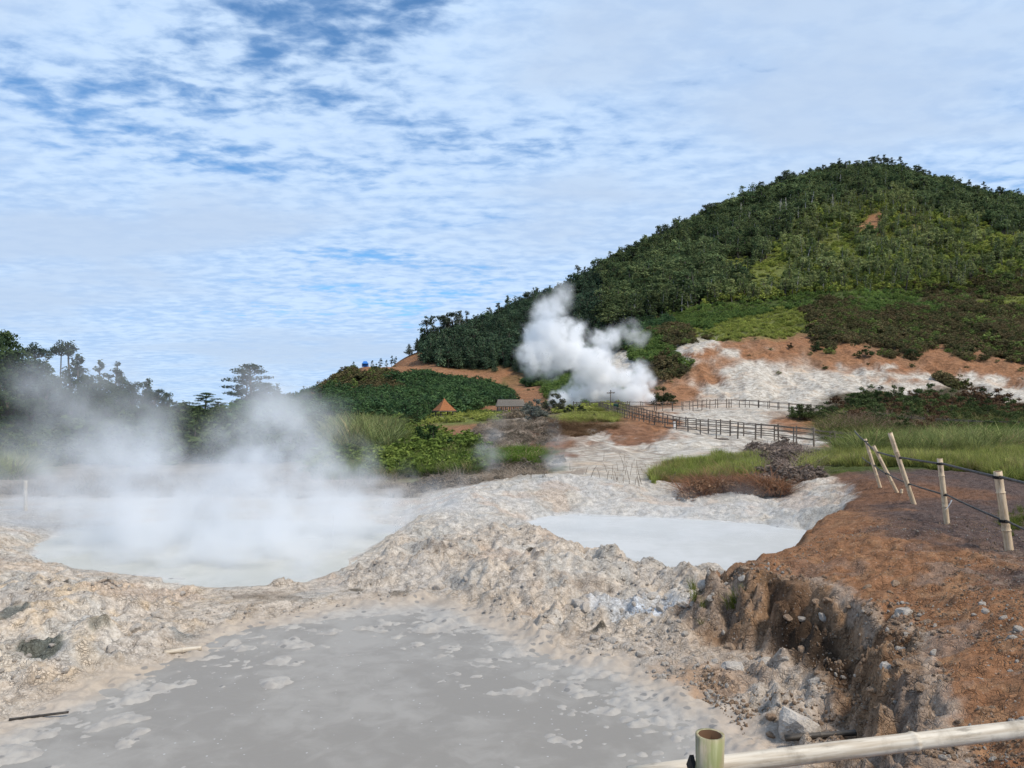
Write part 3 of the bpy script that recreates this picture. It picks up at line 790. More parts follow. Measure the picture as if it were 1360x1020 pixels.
# --- the wooded hill
HT = [joined('conifer', 1, 420, .075, M_LEAF_I), joined('conifer', 2, 420, .075, M_LEAF_I), joined('tall', 3, 380, .06, M_LEAF_I, M_PALEBARK), joined('tall', 4, 380, .06, M_LEAF_I),
      joined('round', 5, 520, .075, M_LEAF_I), joined('round', 6, 520, .075, M_LEAF_I), joined('shrub', 7, 420, .13, M_LEAF_I), joined('shrub', 8, 420, .13, M_LEAF_I), joined('shrub', 9, 420, .13, M_LEAF_I)]
def on_track(u, v, y):
    vt = np.interp(u, [530, 545, 570, 610, 650, 680, 700, 712], [480, 481, 490, 497, 503, 511, 524, 534])
    return (u > 531) & (u < 712) & (v > vt - 5) & (v < vt + 12 + 5 * (u > 672)) & (y > 115)
r = np.random.default_rng(5)
N0 = 46000
cs = r.uniform(-.36, .80, N0); cyy = np.sqrt(r.uniform(92 ** 2, 400 ** 2, N0)); cx = cs * cyy
czz = height(cx, cyy, False)
ck, _ = classes(cx, cyy, czz, 1.3)
ckn = np.array(NAMES)[ck]
prob = np.zeros(N0); Hh = np.zeros(N0); pid = np.zeros(N0, int); tint = np.zeros((N0, 3)); wd = np.ones(N0)
rv = r.random(N0)
farf = sstep(170, 240, cyy)
def setk(m, p, h0, h1, ids, c0, c1, w0=.9, w1=1.3):
    n = m.sum(); prob[m] = p
    Hh[m] = r.uniform(h0, h1, n); pid[m] = r.choice(ids, n); k = r.random((n, 1))
    tint[m] = (np.array(c0) * (1 - k) + np.array(c1) * k) * 1.95; wd[m] = r.uniform(w0, w1, n)
G_D0, G_D1 = (.018,.034,.024), (.036,.058,.034)
m = (ckn == 'forest') & (farf > .5); setk(m, .90, 3.2, 9.0, [0, 2, 3, 2, 3, 4, 5, 4, 5], (.030,.048,.025), (.075,.094,.046), .7, 1.8)
m = (ckn == 'forest') & (farf > .5) & (cs < .12); setk(m, .95, 4.5, 7.5, [0, 1, 0, 1, 4], (.020,.036,.026), (.036,.056,.036), .9, 1.6)
m = (ckn == 'forest') & (farf <= .5); setk(m, .95, 2.2, 3.8, [0, 1, 4, 5, 6], G_D0, (.040,.070,.030), 1.0, 1.5)
m = ckn == 'green'; setk(m, .85, 1.6, 3.2, [6, 7, 8, 4, 5], (.060,.088,.026), (.16,.18,.048), .9, 1.8)
mm = m & (rv < .30) & (farf > .5); setk(mm, .85, 4.0, 7.0, [2, 3, 2, 3, 4, 5], (.055,.078,.032), (.13,.145,.068), .7, 1.6)
m = (ckn == 'green') & (farf <= .5); setk(m, .9, .9, 1.9, [6, 7, 8], (.045,.075,.025), (.085,.12,.035), 1.0, 1.5)
m = ckn == 'lime'; setk(m, .7, .7, 1.5, [6, 7, 8], (.095,.12,.03), (.17,.19,.055), 1.3, 1.9)
m = ckn == 'scrub'; setk(m, .95, 1.6, 3.0, [6, 7, 8], (.040,.046,.022), (.075,.060,.036), 1.1, 1.6)
m = (ckn == 'scrub') & (rv < .25); setk(m, .95, 1.6, 2.8, [6, 7, 8], (.05,.075,.025), (.08,.105,.035), 1.1, 1.6)
m = (ckn == 'dry'); setk(m, .6, .6, 1.2, [6, 7, 8], (.10,.08,.06), (.16,.13,.10), 1.2, 1.8)
m = (ckn == 'orange') & (rv < .06) & (cyy < 200); setk(m, .5, .5, 1.6, [6, 7], (.04,.05,.025), (.06,.07,.03), 1.2, 1.6)
m = (ckn == 'scrub') & (cyy < 110); prob[m] = .0
tint *= (.72 + .75 * vn(cx / 14, cyy / 14 + czz / 9, 600) * vn(cx / 5, cyy / 5, 601) + .35 * vn(cx / 30, cyy / 30, 602))[:, None] * np.array([1.05, 1.0, .92])
Hh *= (.75 + .5 * vn(cx / 11, cyy / 11, 603)) * np.where(r.random(N0) < .06, 1.35, 1.0) * np.where(cyy > 200, .80, .62)
tint *= r.uniform(.75, 1.3, (N0, 1))
keep = (r.random(N0) < prob * np.where(cyy > 250, .92, 1.0)) & (cyy > 92)
_u = U0 + cx / cyy * F; _v = V0 - (czz - EYE) / cyy * F
keep &= ~((((_u - 1157) / 12) ** 2 + ((_v - 299) / 9) ** 2) < 1) & ~((abs(_u - 485) < 10) & (_v < 500) & (cyy < 200)) & ~on_track(_u, _v, cyy)
idx = np.nonzero(keep)[0]
scatter('hillside_woodland', np.stack([cx, cyy, czz], -1)[idx], zrot(len(idx), r), scl3(Hh[idx], wd[idx]), pid[idx], tint[idx], HT,
        'dense dark green woodland and scrub covering the big hill and its spur', 'woodland')
# the low hump and near slopes carry small plants, so sample them again more closely
N1 = 15000
cs = r.uniform(-.36, .80, N1); cyy = np.sqrt(r.uniform(78 ** 2, 190 ** 2, N1)); cx = cs * cyy
czz = height(cx, cyy, False); ck, _ = classes(cx, cyy, czz, 1.0); ckn = np.array(NAMES)[ck]
prob = np.zeros(N1); Hh = np.zeros(N1); pid = np.zeros(N1, int); tint = np.zeros((N1, 3)); wd = np.ones(N1); rv = r.random(N1)
m = ckn == 'forest'; setk(m, .95, 1.4, 2.8, [0, 1, 4, 5, 6, 7], (.025,.048,.024), (.050,.085,.034), 1.1, 1.8)
m = ckn == 'green'; setk(m, .95, .8, 1.6, [6, 7, 8], (.045,.075,.025), (.085,.12,.035), 1.0, 1.6)
m = ckn == 'lime'; setk(m, .9, .4, .8, [6, 7, 8], (.11,.13,.035), (.20,.21,.06), 1.3, 2.0)
m = ckn == 'scrub'; setk(m, .95, .7, 1.5, [6, 7, 8], (.045,.05,.024), (.095,.07,.04), 1.1, 1.7)
m = (ckn == 'scrub') & (cyy < 112) & (cs > .3); prob[m] = 0
m = ckn == 'dry'; setk(m, .8, .5, 1.1, [6, 7, 8], (.10,.08,.06), (.17,.14,.11), 1.2, 1.8)
_u = U0 + cx / cyy * F; _v = V0 - (czz - EYE) / cyy * F
idx = np.nonzero((r.random(N1) < prob) & ~((abs(_u - 485) < 10) & (_v < 498)) & ~on_track(_u, _v, cyy))[0]
scatter('slope_scrub', np.stack([cx, cyy, czz], -1)[idx], zrot(len(idx), r), scl3(Hh[idx], wd[idx]), pid[idx], tint[idx], HT,
        'low green and brown scrub on the hump below the pine spur', 'scrub')

# --- single trees
def copy_thing(parts, name, loc, s, w, rz, colr, label, cat, group):
    o = empty(name, loc, rz); o.scale = (s * w, s * w, s)
    tag(o, label, cat, group)
    for nm, me in parts:
        p = add_obj(nm, me, o); p.color = (*[q * 1.6 for q in colr], 1)
    return o
STY = {}
for st, n, sz, k in (('tall', 850, .042, 4), ('layered', 2600, .034, 3), ('umbrella', 1300, .030, 3), ('round', 2600, .045, 3), ('conifer', 1800, .05, 3)):
    STY[st] = [[('trunk', a), ('crown', b)] for a, b in (tree_meshes(st, 40 + i * 7 + len(st), n, sz, M_LEAF_O, M_PALEBARK if st == 'tall' and i % 2 else None) for i in range(k))]
# crest of the hill: the highest ground along each bearing
us = np.array([545, 556, 571, 578, 590, 602, 610, 622, 633, 648, 661, 676, 700, 712, 728, 768, 781, 795, 812, 824, 840, 852, 866, 880, 893, 905, 918, 930, 942, 955, 966, 978, 988, 1000, 1010, 1020, 1030, 1042, 1052, 1062, 1072, 1082, 1092, 1102, 1112, 1122, 1132, 1142, 1152, 1160, 1168, 1175, 1182, 1190, 1198, 1206, 1218, 1228, 1238, 1250, 1262, 1270, 1280, 1292, 1300, 1312, 1322, 1335, 1345, 1357], float)
yy = np.linspace(205, 400, 120)
X = (us[:, None] - U0) / F * yy[None]; Y = np.broadcast_to(yy[None], X.shape); Z = height(X, Y, False)
ang = (Z - EYE) / Y; k = ang.argmax(1)
for i, u in enumerate(us):
    x, y, z = X[i, k[i]], yy[k[i]] - 3, Z[i, k[i]]
    h = r.uniform(5.5, 9)
    if 1160 <= u <= 1200: h = r.uniform(7.5, 11)
    if 568 <= u <= 612: h = r.uniform(9, 11.5)
    if u < 565: h = r.uniform(3.5, 5)
    st = 'conifer' if u < 565 else 'tall' if (r.random() < .8 or u > 1140) else 'round'
    v = r.uniform(0, 1)
    c = tuple(np.array((.036,.048,.034)) * (1 - v) + np.array((.085,.095,.07)) * v)
    copy_thing(STY[st][r.integers(len(STY[st]))], 'crest_tree', (x, y, z - .3), h, r.uniform(1.15, 1.75), r.uniform(0, 6.28), c,
               'small pointed conifer at the tip of the pine spur' if u < 565 else 'tall feathery tree in the tuft above the pine spur' if u < 615 else 'slender tree on the summit of the wooded hill' if 1150 < u < 1210 else ('rounded' if st == 'round' else 'feathery') + (' tree on the long left-hand crest line of the wooded hill' if u < 1150 else ' tree on the crest line right of the hill summit'), 'tree', 'trees along the crest of the hill')
# pale dead trunks on the slope
dm = MB(); dm.tube([(0,0,-.05),(.01,0,.5),(0,.01,1)], [.022,.016,.005], 5)
for a in range(5): dm.tube([(0,0,.45 + a*.1), (.10*math.cos(a*2.3), .10*math.sin(a*2.3), .56 + a*.1)], [.007,.003], 4)
DEADM = dm.mesh('trunk', M_PALEBARK, True)
for u, v, h in ((1036,298,9),(1044,296,10),(1038,292,8),(984,300,9),(1106,285,8),(1060,300,7),(995,306,7)):
    p = hits([(u, v)], 90)[0]
    o = add_obj('dead_tree', DEADM, None, (p[0], p[1], p[2])); o.scale = (h * .9, h * .9, h); o.rotation_euler = (0, 0, u)
    tag(o, 'bare pale dead trunk standing among the dark trees below the hill crest', 'dead tree', 'dead trunks on the hill')
# wood on the left, behind the steam
LT = [(-20,430,72,'round',.9),(8,434,74,'layered',.8),(22,448,70,'round',.9),(48,455,84,'umbrella',.8),(38,470,68,'round',1.0),(62,472,70,'conifer',1.2),(82,452,92,'umbrella',.7),(95,453,90,'tall',1.2),(104,470,86,'tall',1.3),
      (72,492,66,'round',1.0),(120,490,78,'round',.9),(132,478,84,'tall',1.2),(150,480,88,'tall',1.2),(160,496,84,'round',.8),(175,500,80,'round',.9),(193,502,96,'tall',1.3),(205,510,88,'round',.9),(222,518,86,'round',.9),(240,535,88,'round',1.0),
      (10,510,58,'round',1.0),(40,520,58,'round',1.0),(95,520,64,'round',1.0),(140,525,68,'round',1.1),(185,532,72,'round',1.1),(-25,500,60,'round',1.0),
      (272,520,112,'layered',1.9),(290,532,112,'layered',2.0),(312,538,110,'layered',1.9),(335,480,118,'layered',1.35),(326,497,120,'layered',1.1),(352,506,121,'layered',1.1),(340,520,119,'round',1.3),(382,536,130,'round',1.1),(398,530,130,'layered',.9),(410,520,135,'round',.9),(425,515,138,'conifer',1.0),
      (20,545,52,'round',1.3),(70,548,55,'round',1.3),(120,552,57,'round',1.3),(165,550,60,'round',1.3),(205,552,62,'round',1.3),(0,480,64,'round',1.0),(60,500,62,'round',1.1),(110,505,70,'round',1.1),(155,512,74,'round',1.1),(215,535,76,'round',1.2),(250,545,80,'round',1.2),(255,553,100,'round',1.2),(232,550,90,'round',1.2),(300,556,105,'round',1.3),(360,552,112,'round',1.3),(395,556,115,'round',1.3)]
LAB = {'round': 'broad dark green tree in the steam-veiled wood beyond the left pool', 'layered': 'tree with flat layered branches above the steam beyond the left pool', 'umbrella': 'slim tree with a small umbrella crown sticking out above the left wood',
       'tall': 'slender feathery tree rising hazily out of the left wood', 'conifer': 'pointed dark conifer in the wood beyond the left pool'}
for u, v, Yd, st, w in LT:
    x = (u - U0) / F * Yd; z0 = float(height(np.array([x]), np.array([Yd]), False)[0])
    h = EYE + (V0 - v) / F * Yd - z0
    k = r.random(); c = tuple(np.array((.020,.034,.020)) * (1 - k) + np.array((.045,.065,.030)) * k)
    lab = LAB[st]
    if st == 'round':
        lab = ('broad bushy tree in the front row of the steam-veiled left wood' if Yd < 66 else 'broad dark tree rising behind the front row of the left wood' if Yd < 90 else 'low broad tree in the dip between the left wood and the hump' if Yd < 113 else 'rounded tree at the foot of the hump beside the tall lone tree')
    elif st == 'layered' and Yd > 105: lab = 'flat-branched tree standing beside the tall lone tree above the steam'
    copy_thing(STY[st][r.integers(len(STY[st]))], 'steam_veiled_tree', (x, Yd, z0 - .1), h, w, r.uniform(0, 6.28), c, 
               'tall lone tree with layered crown rising from the steam' if (u, v) == (335, 480) else lab, 'tree', None if (u, v) == (335, 480) else 'trees beyond the steaming pool')
# tufted small trees on the skyline of the hump
for u, v, h in ((470,487,2.0),(494,487,2.2),(505,486,2.6),(513,486,2.2),(520,484,3.0),(525,483,3.4),(452,497,1.8),(445,503,1.8),(437,510,2),(460,492,1.8)):
    p = hits([(u, v + 4)], 120)[0]
    copy_thing(STY['tall'][r.integers(4)], 'small_tree', (p[0], p[1], p[2] - .1), h, 1.3, u, (.03,.045,.035), 'tiny thin tree on the skyline of the hump beside the blue tent', 'tree', 'thin trees on the hump')

# --- dark shrubs between the boardwalk and the scarp, each its own
SHR = []
for i in range(4):
    tb, cl = tree_shape('shrub', 70 + i); v, f = leaf_cloud(cl, 1500, .085, np.random.default_rng(900 + i), .2)
    SHR.append([('stem', tb.mesh('stem', M_BARK, True)), ('foliage', np_mesh('foliage', v, f, (M_LEAF_O,)))])
def shrub(u, v, px, c, label, group, w=1.2, ymin=24, name='shrub'):
    p = hits([(u, v)], ymin)[0]; h = px * p[1] / F
    return copy_thing(SHR[r.integers(4)], name, (p[0], p[1], p[2] - .05), h, w, r.uniform(0, 6.28), c, label, 'shrub', group)
rs = np.random.default_rng(21)
zone = [(1055,560),(1085,553),(1120,540),(1150,530),(1180,528),(1230,531),(1270,536),(1300,530),(1330,540),(1365,546),(1365,576),(1300,578),(1260,584),(1200,578),(1150,566),(1105,562)]
cand = np.stack([rs.uniform(1055, 1365, 1500), rs.uniform(515, 585, 1500)], -1)
cand = cand[sdf_poly(cand[:, 0], cand[:, 1], zone) > 0]
got = []
for u, v in cand:
    if all(((u - a) / 13) ** 2 + ((v - b) / 5.0) ** 2 > 1 for a, b in got): got.append((u, v))
for u, v in sorted(got, key=lambda q: q[1])[:110]:
    k = rs.random(); red = rs.random() < .42
    c = (np.array((.060,.036,.024)) * (1 - k) + np.array((.10,.062,.038)) * k) if red else (np.array((.030,.042,.020)) * (1 - k) + np.array((.062,.082,.032)) * k)
    px = rs.uniform(14, 26); hue = 'reddish-brown' if red else ('dark green' if k < .5 else 'fresher green')
    where = 'at the upper edge of the thicket against the white scarp' if v < 542 else 'at the lower edge of the thicket above the reeds' if v > 562 else 'in the middle of the thicket below the white scarp'
    shrub(u, v, px, tuple(c), '%s %s shrub %s' % ('tall' if px > 20 else 'low', hue, where), '%s thicket shrubs' % hue)
for u, v, px, c, lab in ((1298,538,26,(.03,.042,.022),'tallest dark bush of the thicket, standing out against the white scarp'), (882,538,27,(.030,.036,.018),'round dark bush at the foot of the orange slope beside the big plume'), (755,548,12,(.02,.028,.018),'dark bush at the railing by the big plume'), (772,549,13,(.02,.028,.018),'second dark bush at the railing by the big plume'),
                         (1050,464,8,(.04,.035,.02),'single small bush on the upper orange slope'), (1150,474,16,(.035,.05,.022),'dark green bush alone on the orange band'), (1213,478,16,(.035,.05,.022),'dark rounded bush low on the orange band'),(1085,468,14,(.035,.048,.022),'dark bush at the top edge of the orange band'),
                         (1065,556,24,(.04,.045,.022),'dark shrub beside the end of the upper boardwalk'), (1255,590,24,(.05,.05,.026),'dark shrub standing forward of the thicket in the reeds'),(1170,517,6,(.05,.045,.03),'tiny dark bush on the white scarp edge'),
                         (712,558,30,(.10,.11,.10),'pale grey-green steam-bleached bush beside the wooden shelter'),(700,552,22,(.09,.10,.085),'smaller bleached bush behind the wooden shelter'),(737,549,28,(.05,.052,.035),'dark olive bush at the left of the big plume'),(788,557,9,(.04,.05,.025),'small dark bush on the yellow-green knoll'),
                         (570,558,14,(.025,.042,.022),'dark rounded bush just left of the gazebo'),(575,600,44,(.022,.040,.016),'tall dark shrub in front of the gazebo path'),(500,492,10,(.025,.045,.03),'blue-green bush on top of the hump')):
    shrub(u, v, px, c, lab, None, 1.1)
# ------------------------------------------------------------------ grass, reeds and brush
M_BLADE = leaf_mat('grass_blade', 'inst', None, .35)
def clump(seed, n, spread, lean, width, curl=.5, seg=3):
    r = np.random.default_rng(seed); V, Fq = [], []
    for i in range(n):
        a = r.random() * 6.283; b = np.array([math.cos(a), math.sin(a), 0]) * spread * math.sqrt(r.random())
        d = r.random() * 6.283; ln = r.uniform(.55, 1.0); le = lean * r.uniform(.3, 1.3)
        dirv = np.array([math.cos(d), math.sin(d), 0]); side = np.array([-dirv[1], dirv[0], 0])
        base = len(V)
        for j in range(seg + 1):
            t = j / seg
            p = b + dirv * (le * t + curl * le * t * t * 1.6) * ln + np.array([0, 0, ln * (t - .35 * curl * t * t * min(1.0, le * 2.2))])
            w = width * (1 - t) ** .7 * .5 + .0008
            V += [p - side * w, p + side * w]
        for j in range(seg): Fq.append((base + 2*j, base + 2*j + 1, base + 2*j + 3, base + 2*j + 2))
    return np_mesh('blades', np.array(V), np.array(Fq), (M_BLADE,))
GR = [clump(i, 34, .22, .35, .030) for i in range(3)] + [clump(10 + i, 26, .14, .55, .035, .9) for i in range(3)] + [clump(20 + i, 30, .22, 1.0, .022, .5) for i in range(3)]
r = np.random.default_rng(77)
def field(name, poly, y0, y1, n, h0, h1, ids, c0, c1, label, cat, w=1.0, ymask=None, patch=None):
    """plants on the ground inside a photograph outline, between two distances"""
    pl = np.array(poly, float)
    s = r.uniform((pl[:, 0].min() - U0) / F, (pl[:, 0].max() - U0) / F, n * 3); y = np.sqrt(r.uniform(y0 * y0, y1 * y1, n * 3)); x = s * y
    z = height(x, y, False)
    u = U0 + x / y * F; v = V0 - (z - EYE) / y * F
    ok = sdf_poly(u, v, poly) + fbm(x * .5, y * .5, 3, 400) * 5 > 0
    if patch is not None: ok &= fbm(x * .25, y * .25, 3, 410) > patch
    k = np.nonzero(ok)[0][:n]; m = len(k)
    q = np.clip(.5 + .5 * fbm(x[k] * .35, y[k] * .35, 3, 420) + r.normal(size=m) * .18, 0, 1)[:, None]
    h = r.uniform(h0, h1, m) * ((.8 + .4 * vn(x[k] * .6, y[k] * .6, 430)) if ids[0] < 6 else (.35 + .95 * vn(x[k] * .8, y[k] * .8, 430)) * r.uniform(.6, 1.25, m))
    ti = (np.array(c0) * (1 - q) + np.array(c1) * q) * (1.5 if ids[0] < 6 else 1.7)
    ti *= r.uniform(.75, 1.25, (m, 1))
    if ids[0] < 6: ti[r.random(m) < .12] = (.30, .255, .13)
    return scatter(name, np.stack([x, y, z - .03], -1)[k], zrot(m, r, .12), scl3(h, w), r.choice(ids, m), ti, GR, label, cat)
field('reed_bed', [(1060,636),(1090,622),(1180,618),(1300,628),(1380,650),(1380,578),(1250,582),(1180,592),(1120,606),(1070,612)], 19, 62, 9500, .35, .7, [0,1,2,3,4], (.115,.135,.035), (.215,.22,.075), 'bright green reeds and grass filling the flat behind the leaning bamboo fence', 'reeds')
field('tall_reeds', [(1075,610),(1110,612),(1360,608),(1360,588),(1250,588),(1170,598),(1110,606)], 28, 56, 1600, .8, 1.45, [3,4,5], (.08,.105,.035), (.16,.175,.07), 'taller arching reeds along the boardwalk side of the reed bed', 'reeds')
field('green_ferns', [(1260,582),(1370,585),(1370,574),(1260,574)], 40, 75, 2500, .5, .9, [3,4,5], (.05,.09,.025), (.085,.13,.04), 'dense fresh green growth at the foot of the thicket', 'ferns', 1.6)
field('bank_grass', [(868,642),(900,636),(1000,640),(1015,632),(1010,612),(960,612),(900,624),(866,632)], 22, 34, 1700, .35, .65, [0,1,2], (.115,.145,.035), (.20,.22,.065), 'bright grass tuft on the bank behind the milky pool', 'grass')
field('far_bank_grass', [(425,640),(520,640),(640,628),(645,606),(620,592),(540,580),(470,560),(440,565),(425,600)], 32, 72, 3600, .4, .8, [3,4,5,0], (.055,.085,.022), (.115,.145,.045), 'lush green grass slope below the gazebo', 'grass', 1.4)
field('pampas_reeds', [(428,606),(520,606),(530,585),(500,560),(455,552),(432,565)], 42, 75, 800, 1.2, 2.3, [3,4,5], (.09,.115,.045), (.17,.185,.085), 'tall pale feathery reeds left of the gazebo', 'reeds', 1.0)
field('clover_patch', [(662,622),(715,622),(718,600),(668,600)], 28, 44, 900, .35, .6, [3,4,5], (.06,.11,.02), (.11,.16,.035), 'low round patch of fresh green leaves by the small steam vents', 'ground cover', 1.8)
field('left_edge_grass', [(-40,650),(30,640),(60,600),(20,575),(-40,575)], 30, 70, 1500, .7, 1.3, [3,4,5,0], (.06,.095,.018), (.14,.15,.04), 'green and yellow grass slope below the left wood', 'grass', 1.4)
field('dry_brush', [(1015,640),(1060,642),(1092,632),(1075,606),(1040,598),(1000,600),(1005,620)], 22, 42, 450, .35, .65, [6,7,8], (.10,.075,.07), (.19,.15,.135), 'grey-brown dry brush beside the grass tuft behind the milky pool', 'brush', 1.5)
field('rusty_brush', [(905,668),(960,660),(1060,662),(1030,640),(960,638),(915,645)], 21.5, 30, 260, .3, .6, [6,7,8], (.12,.055,.03), (.20,.12,.08), 'rust-brown dead grass on the back of the milky pool rim', 'dead grass', 1.5)
field('grey_dead_brush', [(600,668),(700,640),(745,620),(740,560),(650,560),(600,590),(560,630),(540,660)], 25, 75, 1300, .22, .5, [6,7,8], (.12,.095,.075), (.22,.18,.15), 'grey-brown steam-killed brush between the pools and the gazebo', 'brush', 1.5)
field('left_dead_brush', [(-20,684),(560,680),(540,640),(430,628),(20,640)], 24, 46, 900, .3, .6, [6,7,8], (.11,.09,.07), (.20,.165,.135), 'dry brown brush half lost in the steam behind the left pool', 'brush', 1.5)
field('brown_bracken', [(870,640),(905,640),(930,632),(900,622),(872,628)], 22, 36, 600, .3, .55, [6,7,8,0], (.11,.085,.045), (.19,.16,.07), 'olive-brown withered grass at the left end of the grass tuft', 'grass', 1.3)
field('knoll_grass', [(748,553),(800,549),(822,556),(818,562),(780,562),(750,566)], 44, 80, 1100, .35, .6, [3,4,5], (.13,.15,.04), (.22,.23,.07), 'yellow-green grass on the knoll below the boardwalk junction', 'grass', 1.8)
field('knoll_brown_grass', [(740,582),(800,578),(820,566),(760,562),(730,562)], 40, 70, 900, .3, .55, [6,7,8], (.09,.055,.035), (.15,.10,.06), 'dark brown dead grass on the knoll slope', 'dead grass', 1.8)
field('thicket_undergrowth', [(1100,592),(1270,588),(1370,574),(1365,548),(1200,542),(1120,552),(1085,562)], 48, 95, 3000, .5, 1.0, [3,4,5,6], (.045,.055,.022), (.09,.10,.035), 'low dark growth between the thicket shrubs', 'undergrowth', 1.8)
field('thicket_dead_branches', [(1100,575),(1270,582),(1250,566),(1120,556)], 48, 80, 700, .6, 1.1, [6,7,8], (.11,.075,.055), (.19,.14,.11), 'tangle of dead brown branches in front of the thicket', 'brush', 1.8)
def bushes(name, poly, y0, y1, n, h0, h1, c0, c1, label):
    pl = np.array(poly, float)
    s = r.uniform((pl[:, 0].min() - U0) / F, (pl[:, 0].max() - U0) / F, n * 3); y = np.sqrt(r.uniform(y0 * y0, y1 * y1, n * 3)); x = s * y
    z = height(x, y, False); u = U0 + x / y * F; v = V0 - (z - EYE) / y * F
    k = np.nonzero(sdf_poly(u, v, poly) + fbm(x * .5, y * .5, 3, 401) * 6 > 0)[0][:n]; m = len(k)
    q = np.clip(.5 + .6 * fbm(x[k] * .3, y[k] * .3, 3, 421) + r.normal(size=m) * .2, 0, 1)[:, None]
    h = r.uniform(h0, h1, m) * (.6 + .8 * vn(x[k] * .4, y[k] * .4, 431))
    scatter(name, np.stack([x, y, z - .05], -1)[k], zrot(m, r, .12), scl3(h, r.uniform(1.0, 1.9, m)), r.choice([6, 7, 8], m), (np.array(c0) * (1 - q) + np.array(c1) * q) * 1.7, HT, label, 'bushes')
bushes('slope_bushes', [(420,640),(520,640),(640,626),(645,600),(620,588),(540,575),(470,556),(430,560)], 33, 78, 620, .5, 1.1, (.045,.075,.018), (.11,.14,.035), 'low rounded green bushes among the grass below the gazebo')
bushes('reed_edge_bushes', [(1080,600),(1370,592),(1370,574),(1260,574),(1180,584)], 40, 70, 260, .4, .9, (.045,.075,.02), (.09,.12,.035), 'low green bushes along the far side of the reed bed')
bushes('wood_edge_bushes', [(-40,640),(430,625),(430,556),(250,552),(-40,560)], 42, 110, 900, .8, 2.0, (.022,.036,.016), (.055,.075,.028), 'dark undergrowth along the foot of the left wood')
bushes('withered_bushes', [(1015,640),(1060,642),(1092,632),(1075,608),(1040,600),(1000,602),(1005,620)], 22, 42, 120, .35, .8, (.085,.065,.055), (.15,.12,.105), 'withered grey-brown bushes beside the grass tuft behind the milky pool')
bushes('rusty_bushes', [(905,668),(960,660),(1060,662),(1030,640),(960,638),(915,645)], 21.5, 30, 150, .2, .45, (.11,.06,.035), (.19,.125,.085), 'low rust-brown bushes on the back of the milky pool rim')
bushes('bleached_bushes', [(600,668),(700,640),(745,620),(740,560),(650,560),(600,590),(560,630),(540,660)], 25, 75, 420, .15, .45, (.085,.07,.055), (.17,.145,.12), 'steam-bleached grey-brown bushes between the pools and the gazebo')
# sparse dead stalks behind the pool rim
tw = MB()
for i in range(60):
    u = r.choice([715, 760, 800, 835, 850, 905]) + r.normal() * 14; v = r.uniform(612, 648); p = hits([(u, v)], 23.2)[0]
    h = r.uniform(.15, .3 + .6 * r.random() ** 2); a = r.uniform(-.5, .5); b = r.uniform(-.5, .5)
    tw.tube([(p[0], p[1], p[2] - .05), (p[0] + a * .5 * h, p[1] + b * .5 * h, p[2] + h * .6), (p[0] + a * h, p[1] + b * h, p[2] + h)], [.010, .008, .003], 4)
m_, N_ = new_mat('dead_stalk'); finish(N_, pbsdf(N_, (.16,.13,.10), .95))
tag(tw.build('dead_stalks', m_), 'bare dead stalks poking up behind the white pool rim', 'stalks', None, 'stuff')
# grass sprigs on the cut bank
pts = []
for u, v, k in ((930,790,4),(975,800,4),(930,830,3),(1345,700,16),(1352,690,12)):
    for i in range(k):
        p = hits([(u + r.normal() * 7, v + r.normal() * 6)], 4)[0]; pts.append((p[0], p[1], hz(p[0], p[1]) - .02))
n = len(pts); q = r.random((n, 1))
scatter('bank_sprigs', np.array(pts), zrot(n, r, .25), scl3(r.uniform(.10, .28, n), 1.0), r.choice([0, 1, 2, 3], n), np.array((.09,.12,.02)) * (1 - q) + np.array((.16,.18,.05)) * q, GR, 'small green grass sprigs growing on the cut bank and soil', 'grass')

# ------------------------------------------------------------------ stones
def stone_mat(name, c0, c1):
    m, N = new_mat(name)
    tcn = N.n('ShaderNodeTexCoord').outputs['Object']
    inf = N.n('ShaderNodeObjectInfo').outputs['Random']
    n = N.noise(tcn, 2.2, 7, .7); n2 = N.noise(tcn, 9, 5, .7)
    c = N.mix(N.maprange(N.math('ADD', N.math('MULTIPLY', n, .7), N.math('MULTIPLY', n2, .3)), .38, .62), c0, c1)
    c = N.mix(N.math('MULTIPLY', inf, .3), c, (.40,.32,.25))
    finish(N, pbsdf(N, c, .9, N.n('ShaderNodeBump', ins={'Strength': .8, 'Distance': .05, 'Height': N.math('ADD', n, N.math('MULTIPLY', n2, .6))}).outputs[0], .2))
    return m
M_STONE = stone_mat('pale_stone', (.42,.375,.33), (.62,.56,.49)); M_DSTONE = stone_mat('rusty_stone', (.24,.14,.08), (.44,.31,.21))
def ico(sub):
    import bmesh
    bm = bmesh.new(); bmesh.ops.create_icosphere(bm, subdivisions=sub, radius=1)
    v = np.array([p.co[:] for p in bm.verts]); f = np.array([[q.index for q in t.verts] for t in bm.faces]); bm.free()
    return v, f
def stone_mesh(seed, sub, mat, cuts=9):
    r = np.random.default_rng(seed); v, f = ico(sub)
    for i in range(cuts):                          # chop flat facets
        d = r.normal(size=3); d /= np.linalg.norm(d); o = r.uniform(.55, .85)
        t = v @ d; v = np.where((t > o)[:, None], v - d * (t - o)[:, None] * .92, v)
    v *= 1 + .06 * r.normal(size=(len(v), 1)) * (.6 if sub > 2 else 1)
    v *= np.array([1, r.uniform(.7, 1), r.uniform(.55, .8)])
    return np_mesh('stone', v, f, (mat,), False)
ST = [stone_mesh(i, 3, M_STONE) for i in range(5)] + [stone_mesh(20 + i, 3, M_DSTONE) for i in range(3)]
PB = [stone_mesh(40 + i, 1, M_STONE, 5) for i in range(5)] + [stone_mesh(60 + i, 1, M_DSTONE, 5) for i in range(4)]
